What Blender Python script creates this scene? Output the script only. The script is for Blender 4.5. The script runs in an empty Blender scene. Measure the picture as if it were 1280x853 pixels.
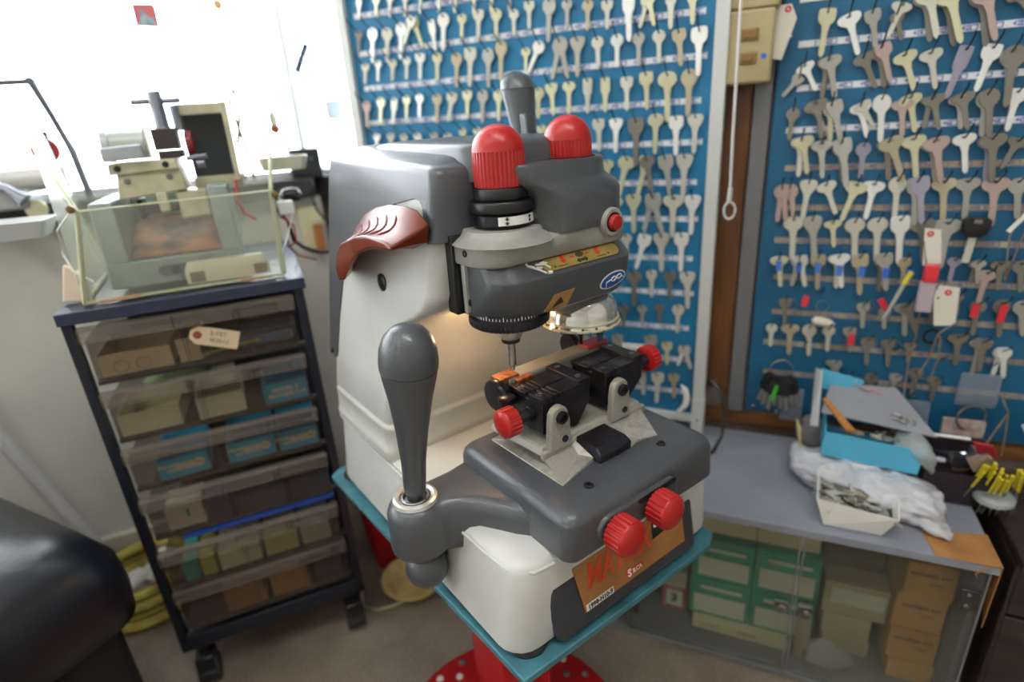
import bpy, bmesh, math, random
from mathutils import Vector, Matrix
random.seed(7)
SC = bpy.context.scene
COL = SC.collection
PI = math.pi
def rad(a): return math.radians(a)
def lin(h):
    h = h.lstrip('#'); o = []
    for i in (0, 2, 4):
        c = int(h[i:i+2], 16) / 255
        o.append(c / 12.92 if c <= .04045 else ((c + .055) / 1.055) ** 2.4)
    return (*o, 1)

# ------------------------------------------------------------------ camera
# world: x along the key-board wall, y towards that wall, z up, metres
CAM_H, PITCH, ROLL, YAW = .85, rad(21.5), rad(-3.85), rad(24.35)
fh = Vector((-math.sin(YAW), math.cos(YAW), 0)); rh = Vector((math.cos(YAW), math.sin(YAW), 0))
fwd = fh * math.cos(PITCH) + Vector((0, 0, -math.sin(PITCH)))
up0 = fh * math.sin(PITCH) + Vector((0, 0, math.cos(PITCH)))
rt = rh * math.cos(ROLL) + up0 * math.sin(ROLL)
up = up0 * math.cos(ROLL) - rh * math.sin(ROLL)
cd = bpy.data.cameras.new('camera'); cam = bpy.data.objects.new('camera', cd); COL.objects.link(cam)
m = Matrix.Identity(4)
for i in range(3):
    m[i][0] = rt[i]; m[i][1] = up[i]; m[i][2] = -fwd[i]
m.translation = Vector((0, 0, CAM_H))
cam.matrix_world = m
cd.sensor_width = 36; cd.lens = 711 / 1280 * 36; cd.clip_start = .02
cd.dof.use_dof = True; cd.dof.focus_distance = .50; cd.dof.aperture_fstop = 2.9
SC.camera = cam

# ------------------------------------------------------------------ daylight, lamps, exposure
w = bpy.data.worlds.new('world'); SC.world = w; w.use_nodes = True
nt = w.node_tree; bg = nt.nodes['Background']
bg.inputs['Color'].default_value = (.93, .97, 1, 1); bg.inputs['Strength'].default_value = 9.0
def area(name, loc, target, size, sy, power, color):
    l = bpy.data.lights.new(name, 'AREA'); l.shape = 'RECTANGLE'; l.size = size; l.size_y = sy; l.energy = power; l.color = color
    o = bpy.data.objects.new(name, l); COL.objects.link(o); o.location = loc
    o.rotation_euler = (Vector(target) - Vector(loc)).to_track_quat('-Z', 'Y').to_euler(); return o
area('ceiling_tube_light', (.3, -.1, 2.26), (.3, -.1, 0), 1.2, .15, 12, (1, .98, .96))
area('ceiling_tube_light', (-.9, -.9, 2.26), (-.9, -.9, 0), 1.2, .15, 8, (1, .98, .96))
SC.view_settings.view_transform = 'Standard'; SC.view_settings.look = 'None'
SC.view_settings.exposure = 0.35; SC.view_settings.gamma = 1; SC.view_settings.use_curve_mapping = False
SC.cycles.max_bounces = 8; SC.cycles.transparent_max_bounces = 24; SC.cycles.use_denoising = True
SC.cycles.sample_clamp_indirect = 4; SC.cycles.caustics_reflective = False; SC.cycles.caustics_refractive = False

# ------------------------------------------------------------------ materials
MATS = {}
def mat(name, color, rough=.5, metal=0, col2=None, nscale=40, bump=0, bscale=300, spec=.5, coat=0, lo=.4, hi=.65, stretch=None, emit=0, sss=0, trans=0):
    if name in MATS: return MATS[name]
    M = bpy.data.materials.new(name); M.use_nodes = True; n = M.node_tree.nodes; L = M.node_tree.links
    b = n['Principled BSDF']
    c = lin(color) if isinstance(color, str) else color
    b.inputs['Base Color'].default_value = c; b.inputs['Roughness'].default_value = rough; b.inputs['Metallic'].default_value = metal
    b.inputs['Specular IOR Level'].default_value = spec; b.inputs['Coat Weight'].default_value = coat; b.inputs['Coat Roughness'].default_value = .15
    if trans: b.inputs['Transmission Weight'].default_value = trans
    if emit:
        b.inputs['Emission Color'].default_value = c; b.inputs['Emission Strength'].default_value = emit
    tc = n.new('ShaderNodeTexCoord'); src = tc.outputs['Object']
    if stretch:
        mp = n.new('ShaderNodeMapping'); mp.inputs['Scale'].default_value = stretch; L.new(src, mp.inputs['Vector']); src = mp.outputs['Vector']
    if col2:
        t = n.new('ShaderNodeTexNoise'); t.inputs['Scale'].default_value = nscale; t.inputs['Detail'].default_value = 6
        r = n.new('ShaderNodeValToRGB'); r.color_ramp.elements[0].position = lo; r.color_ramp.elements[1].position = hi
        r.color_ramp.elements[0].color = c; r.color_ramp.elements[1].color = lin(col2)
        L.new(src, t.inputs['Vector']); L.new(t.outputs['Fac'], r.inputs['Fac']); L.new(r.outputs['Color'], b.inputs['Base Color'])
    if bump:
        t = n.new('ShaderNodeTexNoise'); t.inputs['Scale'].default_value = bscale; t.inputs['Detail'].default_value = 3
        bp = n.new('ShaderNodeBump'); bp.inputs['Strength'].default_value = bump; bp.inputs['Distance'].default_value = .001
        L.new(src, t.inputs['Vector']); L.new(t.outputs['Fac'], bp.inputs['Height']); L.new(bp.outputs['Normal'], b.inputs['Normal'])
    MATS[name] = M; return M
def clear(name, tint, alpha, rough=.08, rim=.5):
    """thin clear sheet: mostly transparent, glossy, with a little body colour"""
    if name in MATS: return MATS[name]
    M = bpy.data.materials.new(name); M.use_nodes = True; n = M.node_tree.nodes; L = M.node_tree.links
    b = n['Principled BSDF']; b.inputs['Base Color'].default_value = lin(tint); b.inputs['Roughness'].default_value = rough
    tr = n.new('ShaderNodeBsdfTransparent'); tr.inputs['Color'].default_value = (*[1 - (1 - c) * .25 for c in lin(tint)[:3]], 1)
    fr = n.new('ShaderNodeLayerWeight'); fr.inputs['Blend'].default_value = .25
    mm = n.new('ShaderNodeMath'); mm.operation = 'MULTIPLY_ADD'; mm.inputs[1].default_value = rim; mm.inputs[2].default_value = alpha; mm.use_clamp = True
    mix = n.new('ShaderNodeMixShader'); L.new(fr.outputs['Fresnel'], mm.inputs[0]); L.new(mm.outputs[0], mix.inputs[0])
    L.new(tr.outputs[0], mix.inputs[1]); L.new(b.outputs[0], mix.inputs[2]); L.new(mix.outputs[0], n['Material Output'].inputs[0])
    MATS[name] = M; return M

GREY = mat('hammered dark grey paint', '#4b4d52', .36, .1, bump=.25, bscale=900, coat=.25)
CREAM = mat('cream grey paint', '#cbcbc7', .42, 0, '#c2c1ba', 12, bump=.25, bscale=700)
DECKM = CREAM
CAST = mat('cast grey paint', '#9b9a93', .45, .1, '#8b897f', 30, bump=.3, bscale=800)
RED = mat('red plastic', '#ad1c1a', .33, 0, spec=.5)
BROWN = mat('brown plastic', '#6a2818', .26, 0, spec=.28, coat=0)
BLACK = mat('black plastic', '#161618', .35)
BLKMETAL = mat('burnished black steel', '#26262b', .32, .55, '#34313a', 60, bump=.15, bscale=400)
STEEL = mat('bright steel', '#b9b8b4', .22, .9, bump=.05)
DSTEEL = mat('dull steel', '#8d8b86', .38, .8, '#6f6b64', 80)
SPECK = mat('speckled cast plate', '#a09d92', .5, .15, '#8a867a', 900, bump=.35, bscale=1200, lo=.4, hi=.7)
SOCK = mat('dark socket', '#0b0b0c', .5)
TEAL = mat('worn teal paint', '#477f8c', .5, .05, '#33606d', 35, bump=.35, bscale=350, lo=.35, hi=.75)
WHITE = mat('white plastic', '#eceae4', .4)
PAPER = mat('white paper', '#e8e6df', .8)
REDPAINT = mat('red paint', '#b3161c', .35, 0, coat=.2)

# ------------------------------------------------------------------ mesh helpers
class MB:
    def __init__(s): s.bm = bmesh.new(); s.mats = []; s.cur = 0
    def use(s, m):
        if m not in s.mats: s.mats.append(m)
        s.cur = s.mats.index(m); return s
    def face(s, vs):
        try:
            f = s.bm.faces.new(vs); f.material_index = s.cur; return f
        except ValueError: return None
    def box(s, x0, x1, y0, y1, z0, z1, mtx=None):
        v = [Vector((x, y, z)) for z in (z0, z1) for y in (y0, y1) for x in (x0, x1)]
        if mtx is not None: v = [mtx @ p for p in v]
        v = [s.bm.verts.new(p) for p in v]
        for q in ((0,2,3,1),(4,5,7,6),(0,1,5,4),(2,6,7,3),(1,3,7,5),(0,4,6,2)): s.face([v[i] for i in q])
        return s
    def loft(s, rings, cap0=True, cap1=True, closed=True):
        R = [[s.bm.verts.new(p) for p in r] for r in rings]; n = len(R[0])
        for a, b in zip(R, R[1:]):
            for i in range(n if closed else n - 1):
                j = (i + 1) % n; s.face([a[i], a[j], b[j], b[i]])
        if cap0: s.face(R[0][::-1])
        if cap1: s.face(R[-1])
        return s
    def lathe(s, prof, o=(0,0,0), axis='z', n=32, ribs=None, amp=.06):
        """prof: list of (r, h); ribs: set of ring indices with flutes"""
        o = Vector(o); rings = []
        for k, (r, h) in enumerate(prof):
            rg = []
            for i in range(n):
                a = 2 * PI * i / n; rr = r
                if ribs and k in ribs: rr = r * (1 - (amp if i % 4 in (2, 3) else 0))
                x, y = rr * math.cos(a), rr * math.sin(a)
                p = {'z': (x, y, h), 'x': (h, x, y), 'y': (y, h, x)}[axis] if isinstance(axis, str) else axis @ Vector((x, y, h))
                rg.append(o + Vector(p))
            rings.append(rg)
        return s.loft(rings)
    def prism(s, poly, plane, d0, d1):
        def P(a, b, d): return Vector({'xy': (a, b, d), 'xz': (a, d, b), 'yz': (d, a, b)}[plane])
        return s.loft([[P(a, b, d0) for a, b in poly], [P(a, b, d1) for a, b in poly]])
    def tube(s, pts, r, n=8, closed=False):
        pts = [Vector(p) for p in pts]; rings = []
        ref = Vector((0, 0, 1))
        m_ = len(pts)
        for i, p in enumerate(pts):
            a = pts[(i - 1) % m_] if (closed or i > 0) else p; b = pts[(i + 1) % m_] if (closed or i < m_ - 1) else p
            t = (b - a).normalized()
            u = t.cross(ref)
            if u.length < .2: u = t.cross(Vector((0, 1, 0)))
            u.normalize(); v = t.cross(u)
            rr = r[i] if isinstance(r, (list, tuple)) else r
            rings.append([p + (u * math.cos(2*PI*k/n) + v * math.sin(2*PI*k/n)) * rr for k in range(n)])
        if closed: rings.append(rings[0]); return s.loft(rings, False, False)
        return s.loft(rings)
    def obj(s, name, m=None, parent=None, bevel=0, seg=2, smooth=True, sub=0, ang=40, loc=None, rot=None, keep=False):
        bmesh.ops.remove_doubles(s.bm, verts=s.bm.verts, dist=1e-6)
        bmesh.ops.recalc_face_normals(s.bm, faces=s.bm.faces)
        me = bpy.data.meshes.new(name); s.bm.to_mesh(me); s.bm.free()
        for mm_ in (s.mats or [m]): me.materials.append(mm_)
        o = bpy.data.objects.new(name, me); COL.objects.link(o)
        if parent is not None: o.parent = parent
        if loc: o.location = loc
        if rot: o.rotation_euler = rot
        if smooth:
            me.shade_smooth(); me.set_sharp_from_angle(angle=rad(ang))
        if bevel:
            b = o.modifiers.new('bevel', 'BEVEL'); b.width = bevel; b.segments = seg; b.limit_method = 'ANGLE'; b.angle_limit = rad(35)
        if sub:
            b = o.modifiers.new('sub', 'SUBSURF'); b.levels = sub; b.render_levels = sub
        return o
def rrect(x0, x1, y0, y1, r, z, n=5):
    """rounded rectangle ring; r = one radius or (front-left, front-right, back-right, back-left)"""
    if not isinstance(r, (tuple, list)): r = (r,) * 4
    out = []
    for (cx, cy, rr, a0) in ((x0 + r[0], y0 + r[0], r[0], 180), (x1 - r[1], y0 + r[1], r[1], 270), (x1 - r[2], y1 - r[2], r[2], 0), (x0 + r[3], y1 - r[3], r[3], 90)):
        for k in range(n + 1):
            a = rad(a0 + 90 * k / n); out.append(Vector((cx + rr * math.cos(a), cy + rr * math.sin(a), z)))
    return out
def root(name, label, cat, loc=(0,0,0), rz=0, group=None):
    o = bpy.data.objects.new(name, None); COL.objects.link(o); o.location = loc; o.rotation_euler = (0, 0, rz); o.empty_display_size = .02
    o['label'] = label; o['category'] = cat
    if group: o['group'] = group
    return o
def tag(o, label, cat, group=None):
    o['label'] = label; o['category'] = cat
    if group: o['group'] = group
    return o
def struct(o): o['kind'] = 'structure'; return o
def text(name, s, size, m, parent, mtx, ext=.0002, shear=0, off=0, ax='CENTER', sx=1):
    c = bpy.data.curves.new(name, 'FONT'); c.body = s; c.size = size; c.extrude = ext; c.shear = shear; c.offset = off; c.resolution_u = 2
    c.align_x = ax; c.align_y = 'CENTER'; c.materials.append(m)
    t = bpy.data.objects.new('tmp', c); me = bpy.data.meshes.new_from_object(t); bpy.data.objects.remove(t); bpy.data.curves.remove(c)
    if not len(me.materials): me.materials.append(m)
    o = bpy.data.objects.new(name, me); COL.objects.link(o); o.parent = parent
    o.matrix_local = mtx @ Matrix.Diagonal((sx, 1, 1, 1)); return o
def frontal(x, y, z, tilt=0, rz=0):   # text facing -y
    return Matrix.Translation((x, y, z)) @ Matrix.Rotation(rz, 4, 'Z') @ Matrix.Rotation(rad(90) - tilt, 4, 'X')
def ribbed_knob(mb, o, axis, r, h, dome, n=26, amp=.07, flare=0):
    prof = [(r * .80, 0), (r, h * .06), (r, h), (r * .97, h + .0001)]
    for k in range(1, 7):
        a = PI / 2 * k / 6; prof.append((max(r * .97 * math.cos(a), 1e-5), h + dome * math.sin(a)))
    mb.lathe(prof, o, axis, n=n * 4, ribs={0, 1, 2}, amp=amp)

# ------------------------------------------------------------------ room
WALLM = mat('grey wall paint', '#cac7bd', .8, 0, '#bfbcb2', 6, bump=.2, bscale=60)
WOOD = mat('dark stained wood', '#5a3416', .5, 0, '#6e4520', 14, bump=.2, bscale=80, stretch=(6, 6, .6))
WOODH = mat('tan wood beam', '#8a5a30', .5, 0, '#6b4322', 14, bump=.2, bscale=80, stretch=(.6, 6, 6))
DARKW = mat('dark wooden panel', '#2b211c', .55, 0, '#3a2d26', 10, stretch=(.5, 4, 4))
FLOORM = mat('worn brown floor', '#8d7e6e', .55, 0, '#766757', 9, bump=.5, bscale=500)
b = MB(); b.box(-3.0, 1.6, -1.6, 1.6, -.05, 0); fl = struct(b.obj('floor', FLOORM, smooth=False))
# fine grain in the floor
n_ = FLOORM.node_tree.nodes; L_ = FLOORM.node_tree.links
t_ = n_.new('ShaderNodeTexNoise'); t_.inputs['Scale'].default_value = 260; t_.inputs['Detail'].default_value = 2
mx = n_.new('ShaderNodeMix'); mx.data_type = 'RGBA'; mx.blend_type = 'OVERLAY'; mx.inputs[0].default_value = .55
rp = [x for x in n_ if x.type == 'VALTORGB'][0]; tcx = [x for x in n_ if x.type == 'TEX_COORD'][0]
L_.new(tcx.outputs['Object'], t_.inputs['Vector']); L_.new(rp.outputs['Color'], mx.inputs[6]); L_.new(t_.outputs['Fac'], mx.inputs[7])
L_.new(mx.outputs[2], n_['Principled BSDF'].inputs['Base Color'])
b = MB(); b.box(-3.0, 1.7, -1.7, 1.6, 2.3, 2.35); struct(b.obj('ceiling', mat('white ceiling', '#dad8d2', .8), smooth=False))
# wall behind the key boards, with a window at its left end
b = MB(); b.box(1.6, 1.66, -1.6, 1.06, 0, 2.3); struct(b.obj('wall_right', WALLM, smooth=False))
b = MB(); b.box(-3.0, 1.66, -1.66, -1.6, 0, 2.3); struct(b.obj('wall_front', WALLM, smooth=False))
b = MB(); b.box(-.2, 1.6, 1.0, 1.06, 0, 2.3); b.box(-.95, -.2, 1.0, 1.06, 0, .72); b.box(-.95, -.2, 1.0, 1.06, 2.0, 2.3)
struct(b.obj('wall_back', mat('dark back wall', '#6b5f55', .8), smooth=False))
# the window wall runs at 46.5 degrees to it
b = MB(); b.box(-3.0, .37, .47, .53, 0, .72); b.box(-3.0, .37, .47, .53, 2.0, 2.3); b.box(-3.0, -1.9, .47, .53, .72, 2.0)
ww = struct(b.obj('wall_left', WALLM, smooth=False)); CA = rad(46.5); CO = Vector((-.783, .39, 0))
ww.location = CO; ww.rotation_euler = (0, 0, CA)
b = MB(); b.box(-1.9, .365, .462, .472, 0, .012); b.box(-1.9, .365, .455, .472, .012, .045)
o = struct(b.obj('baseboard_left', mat('pale skirting', '#b8b3a2', .6), smooth=False)); o.location = CO; o.rotation_euler = (0, 0, CA)
WFR = mat('white window frame', '#dfe2e4', .4)
def window(name, x0, x1, y, z0, z1, bars, loc, rz):
    b = MB(); t = .012
    b.box(x0, x1, y, y + .04, z0, z0 + t); b.box(x0, x1, y, y + .04, z1 - t, z1)
    b.box(x0, x0 + t, y, y + .04, z0 + t, z1 - t); b.box(x1 - t, x1, y, y + .04, z0 + t, z1 - t)
    for q in bars: b.box(q - .010, q + .010, y, y + .04, z0 + t, z1 - t)
    f = struct(b.obj(name, WFR, bevel=.002)); f.location = loc; f.rotation_euler = (0, 0, rz)
    xs_ = [x0] + list(bars) + [x1]
    for a, c in zip(xs_, xs_[1:]):
        p = MB(); p.box(a + .01, c - .01, y + .018, y + .021, z0 + t, z1 - t)
        p.obj('window_pane', clear('window glass', '#f4fbff', .03, .03), f, smooth=False)
    return f
window('window_1', -1.9, .36, .48, .76, 2.0, (-1.1, -.35), CO, CA)
window('window_2', -.93, -.22, 1.01, .76, 2.0, (), (0, 0, 0), 0)
b = MB(); b.box(-1.9, .36, .435, .53, .722, .76)
o = struct(b.obj('trim_1', mat('dark window sill', '#2c2725', .5), bevel=.003)); o.location = CO; o.rotation_euler = (0, 0, CA)
b = MB(); b.box(-.93, -.21, .975, 1.06, .722, .76); struct(b.obj('trim_2', MATS['dark window sill'], bevel=.003))
# timber on the back wall between the boards
b = MB(); b.box(-.105, -.028, .982, 1.0, .37, 2.3); struct(b.obj('trim_3', WOOD, bevel=.002))
b = MB(); b.box(-.026, -.002, .985, 1.0, .33, 2.3); struct(b.obj('trim_4', mat('grey metal strip', '#77777a', .5, .3), bevel=.001))
b = MB(); b.box(-.2, 1.3, .9968, 1.0, .297, .372); struct(b.obj('trim_5', WOODH, bevel=.002))

# ------------------------------------------------------------------ keys and boards
SHN = dict(r='round-headed', s='square-headed', t='wide-headed', o='oval-headed', d='flared', l='long rectangular', h='six-sided')
TON = dict(w=('bright silver', '#f4f4f0'), g=('pale nickel', '#d3d1c4'), y=('yellowish nickel', '#d2cfae'), k=('grey', '#aeaca4'), n=('dark grey', '#827d73'), b=('tan', '#b4a98f'), p=('pinkish', '#b9a39c'), v=('violet-grey', '#9f9aab'))
KM = {k: mat(v[0] + ' key metal', v[1], .34, .4, bump=.08, bscale=500) for k, v in TON.items()}
def smooth_poly(pts, it=2):
    for _ in range(it):
        q = []
        for i in range(len(pts)):
            a, c = pts[i], pts[(i + 1) % len(pts)]
            q += [(a[0]*.75 + c[0]*.25, a[1]*.75 + c[1]*.25), (a[0]*.25 + c[0]*.75, a[1]*.25 + c[1]*.75)]
        pts = q
    return pts
def key_outline(sh):
    # half outline of the bow (x>0) from top to neck, hole at the origin, in millimetres
    H = dict(r=[(0,4),(4,3.6),(8,.5),(10,-5),(9.3,-10),(6,-14.5),(4,-16)],
             s=[(0,3.8),(8,3.6),(9.6,1.5),(9.8,-8),(8,-12),(4.6,-14.5),(4.2,-17)],
             t=[(0,4),(9,3.2),(13,.5),(13.2,-5),(9.5,-9),(5,-11.5),(4.2,-15)],
             o=[(0,3.6),(6,3),(10,-.5),(11.5,-5.5),(9,-10),(5,-12.5),(4,-15)],
             d=[(0,3.8),(6.5,4),(10.8,1.5),(10.6,-4),(8.5,-9),(5,-14),(4,-17)],
             l=[(0,3.2),(6,3.2),(7,1.5),(7,-18),(5.5,-20),(4.5,-22),(4,-24)],
             h=[(0,3.8),(6,3.6),(8.6,-1),(8.8,-9),(6,-13.5),(4,-14.5),(3.8,-17)])[sh]
    n0 = H[-1][1]
    side = H + [(3.9, n0 - 1.5), (3.9, n0 - 3), (3.1, n0 - 3.6)]
    tip = [(3.1, -44), (2.6, -48.5), (.6, -51)]
    right = side + tip
    left = [(-x, y) for x, y in reversed(right) if x > 0]
    return right + left, n0
KEYMESH = {}
def key_mesh(sh, tone):
    k = sh + tone
    if k in KEYMESH: return KEYMESH[k]
    out, n0 = key_outline(sh)
    cu = bpy.data.curves.new('k', 'CURVE'); cu.dimensions = '2D'; cu.fill_mode = 'BOTH'; cu.extrude = .0009; cu.bevel_depth = .00025; cu.bevel_resolution = 0
    slot = sh in 't'
    hole = [(math.cos(2*PI*i/10) * (4.4 if slot else 1.7), math.sin(2*PI*i/10) * 1.4) for i in range(10)]
    for pts in (smooth_poly(out, 1), hole):
        sp = cu.splines.new('POLY'); sp.points.add(len(pts) - 1); sp.use_cyclic_u = True
        for i, (x, y) in enumerate(pts): sp.points[i].co = (x / 1000, y / 1000, 0, 1)
    ob = bpy.data.objects.new('k', cu); COL.objects.link(ob)
    dg = bpy.context.evaluated_depsgraph_get(); me = bpy.data.meshes.new_from_object(ob.evaluated_get(dg))
    bpy.data.objects.remove(ob)
    me.transform(Matrix.Rotation(rad(90), 4, 'X'))
    bm = bmesh.new(); bm.from_mesh(me)
    for f in bm.faces: f.material_index = 0; f.smooth = False
    def bx(x0, x1, z0, z1, y0, y1):
        r_ = bmesh.ops.create_cube(bm, size=1, matrix=Matrix.Translation(((x0+x1)/2, (y0+y1)/2, (z0+z1)/2)) @ Matrix.Diagonal((x1-x0, y1-y0, z1-z0, 1)))
        for f in {f for v in r_['verts'] for f in v.link_faces}: f.material_index = 1
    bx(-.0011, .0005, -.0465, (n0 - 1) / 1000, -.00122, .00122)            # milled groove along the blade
    if sh in 'rdt': bx(-.0045, .0045, -.0085, -.0070, -.00122, .00122); bx(-.0045, .0045, -.0055, -.0042, -.00122, .00122)   # stamped maker's bars
    bm.to_mesh(me); bm.free(); me.name = 'key'
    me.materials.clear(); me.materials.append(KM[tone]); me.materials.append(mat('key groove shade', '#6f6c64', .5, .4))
    KEYMESH[k] = me; return me
ORD = ['first','second','third','fourth','fifth','sixth','seventh','eighth','ninth','tenth','eleventh','twelfth','thirteenth','fourteenth','fifteenth','sixteenth','seventeenth','eighteenth','nineteenth','twentieth','twenty-first','twenty-second','twenty-third']
KEYS1='''A -670,1056,31,-11,lg -635,1053,26,-10,ry -607,1052,19,-10,rg -577,1049,17,-9,rg -547,1050,17,-8,rg -513,1048,24,-7,sg -484,1044,23,-6,rg -450,1037,24,-6,sg -420,1036,25,-5,ry -389,1034,28,-4,rk -325,1010,60,-5,rk -297,1006,38,-2,rk -265,1001,41,-1,rb -236,997,38,0,sg -205,1009,72,2,lw -177,995,41,-17,sg -175,994,43,15,sy -145,1005,57,2,lg -116,1002,51,3,ly
B -680,1005,31,-11,rn -651,1005,55,-10,rw -621,1002,54,-10,rg -592,1006,56,-9,rw -568,1011,48,18,sy -566,1010,46,-32,sg -533,1005,47,3,lg -509,1011,56,-7,rw -475,1007,37,-6,ry -445,1009,45,-5,sg -414,1007,45,-5,ry -384,1003,37,-4,rg -358,1011,38,-3,sg -310,953,58,-16,rk -308,953,60,11,rk -282,953,56,-1,dk -251,951,44,2,rg -221,951,45,0,rw -189,950,45,1,rk -160,950,44,2,rg -132,948,49,7,sb -104,947,64,2,sw
C -676,952,29,-11,sg -648,955,31,-10,hg -618,954,35,-9,rg -588,955,36,-9,hg -561,958,42,-8,sw -528,955,42,-7,ry -491,951,53,-6,rb -465,956,59,-6,sg -433,952,59,-5,rk -409,960,59,-4,rb -367,948,33,-3,ry -343,954,50,-29,rw -327,892,48,4,dy -297,893,48,-2,oy -267,895,51,-1,lg -239,894,50,0,ly -206,892,48,1,sg -177,896,53,3,sy -146,893,70,2,oy -115,894,65,1,rb
D -686,890,48,-6,rp -653,894,46,-10,ry -624,892,46,-13,lg -598,894,40,-9,ry -571,895,39,-8,rw -536,892,48,-7,rb -506,892,48,-15,sg -477,893,45,-6,sy -448,891,52,-5,rk -419,889,48,-4,ry -349,888,47,-3,ry -250,835,49,1,sg -222,834,51,0,dw -191,832,85,1,sn -161,837,59,0,oy -131,832,57,2,sw -103,833,56,0,dg
E -673,834,34,-10,sg -642,833,34,-10,sg -614,831,34,-9,rg -584,831,35,-8,rg -550,831,33,-7,rk -522,828,31,-7,rg -492,834,35,-6,hy -463,834,36,-5,rg -346,832,38,-3,ry -236,773,47,0,oy -204,776,66,-13,oy -173,775,62,-14,dy -172,775,59,10,on -145,776,64,10,sk -116,776,65,0,dg
F -221,714,48,-2,og -193,717,63,1,dy -162,716,64,-14,dk -160,716,67,16,sk -130,715,67,0,tg -101,715,62,0,dw
G -204,654,43,1,rg -173,653,60,-14,sw -147,655,65,2,dg -115,656,64,1,sw
H -190,590,63,1,on -161,594,47,2,hg -131,592,49,2,sn -103,592,63,3,dg
I -207,530,42,1,rn -175,532,38,1,rk -146,536,32,2,rn -115,536,50,0,rg
J -279,465,54,-1,rk -252,469,55,0,dk -218,473,56,0,sk -160,476,59,9,sk -131,467,42,2,sy -102,462,37,-16,sw -100,463,43,18,sg
K -173,403,43,6,lg -145,406,60,0,sg -117,408,47,2,sb'''
KEYS2='''A 58,956,60,-3,sy 84,947,55,20,tw 111,949,49,13,sk 139,944,36,18,rn 144,954,41,-16,tg 169,962,61,13,tn 172,964,61,18,tg 191,960,68,16,tn 194,961,69,20,ty 229,956,67,13,tn 232,958,65,19,tp 262,954,46,37,tn
B 32,877,24,-39,sk 37,891,41,29,tw 66,895,51,-3,tn 69,899,56,14,tk 108,896,49,27,tn 127,905,55,13,sn 130,906,50,19,sp 156,894,53,22,ty 185,894,50,16,tg 223,895,64,-11,lv 251,894,56,-9,sw 270,887,57,8,rk 275,890,73,4,rn
C 29,833,45,-3,rn 55,840,52,24,tb 61,840,55,14,tn 77,837,53,5,sy 83,841,58,16,sk 113,834,49,19,tw 115,832,37,32,tg 138,842,63,6,rw 163,835,48,8,tp 171,841,51,16,ty 195,837,40,-4,tn 199,839,46,17,tn 227,837,44,11,tk 230,839,48,17,tn 255,839,57,5,rk 258,840,60,10,rn 287,840,52,-2,sw
D 44,791,56,1,tg 48,789,55,12,ty 71,786,54,8,tk 96,785,60,9,sn 98,787,70,12,sk 125,781,50,2,rv 154,784,57,9,tn 158,786,65,23,tb 184,787,59,12,ty 207,782,58,12,tn 212,784,62,15,tp 241,787,52,11,tw 271,783,59,4,tv 272,785,63,9,tn 300,780,40,-19,tn
E 25,723,56,-2,rp 30,724,56,8,rp 36,724,57,13,rp 61,730,59,-3,dg 84,727,51,23,tg 124,726,59,-14,ty 146,727,55,-5,tw 174,732,59,4,rg 197,730,67,6,sk 202,734,67,11,sv 229,729,59,8,tb 256,729,58,6,tk 287,728,66,5,tp 311,728,55,10,rk
F 46,675,70,4,og 72,675,71,9,dk 100,671,41,9,ty 129,673,69,7,og 158,674,68,6,og 186,676,77,7,sw 214,672,65,10,tn 244,672,71,1,tk
G 32,613,50,8,ty 60,614,49,-7,sk 64,614,51,14,sg 87,617,57,5,sb 114,618,53,4,tg 117,618,53,10,tw 143,619,64,7,sb 172,620,57,3,sn 173,616,52,9,sb 174,620,58,10,sk 200,617,41,6,sb 261,620,36,-2,rv 287,616,33,-2,on 289,619,33,8,ok 302,602,49,-3,op 315,616,42,5,tn 337,617,45,10,rn
H 48,544,47,4,sn 158,544,42,6,sk 187,538,33,7,sk 212,546,53,9,tk 217,544,49,23,sn 244,553,35,10,sn 274,567,34,8,rn 301,557,54,1,rn 328,559,57,7,rn 350,559,54,13,rk
I 32,499,40,2,rg 60,499,53,3,tb 88,501,55,5,rg 116,502,44,3,rg 145,502,42,8,sk 173,488,48,4,rn 200,487,47,7,sn 229,485,33,3,sn 287,503,51,5,tn 316,498,58,-2,tk 317,504,53,4,on 342,487,46,-4,rw 344,487,48,10,rw
J 131,443,41,1,tb 133,444,42,13,sk 186,426,46,-1,rn 219,430,39,-2,sk 244,442,51,2,rn 270,430,41,3,sn'''

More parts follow.
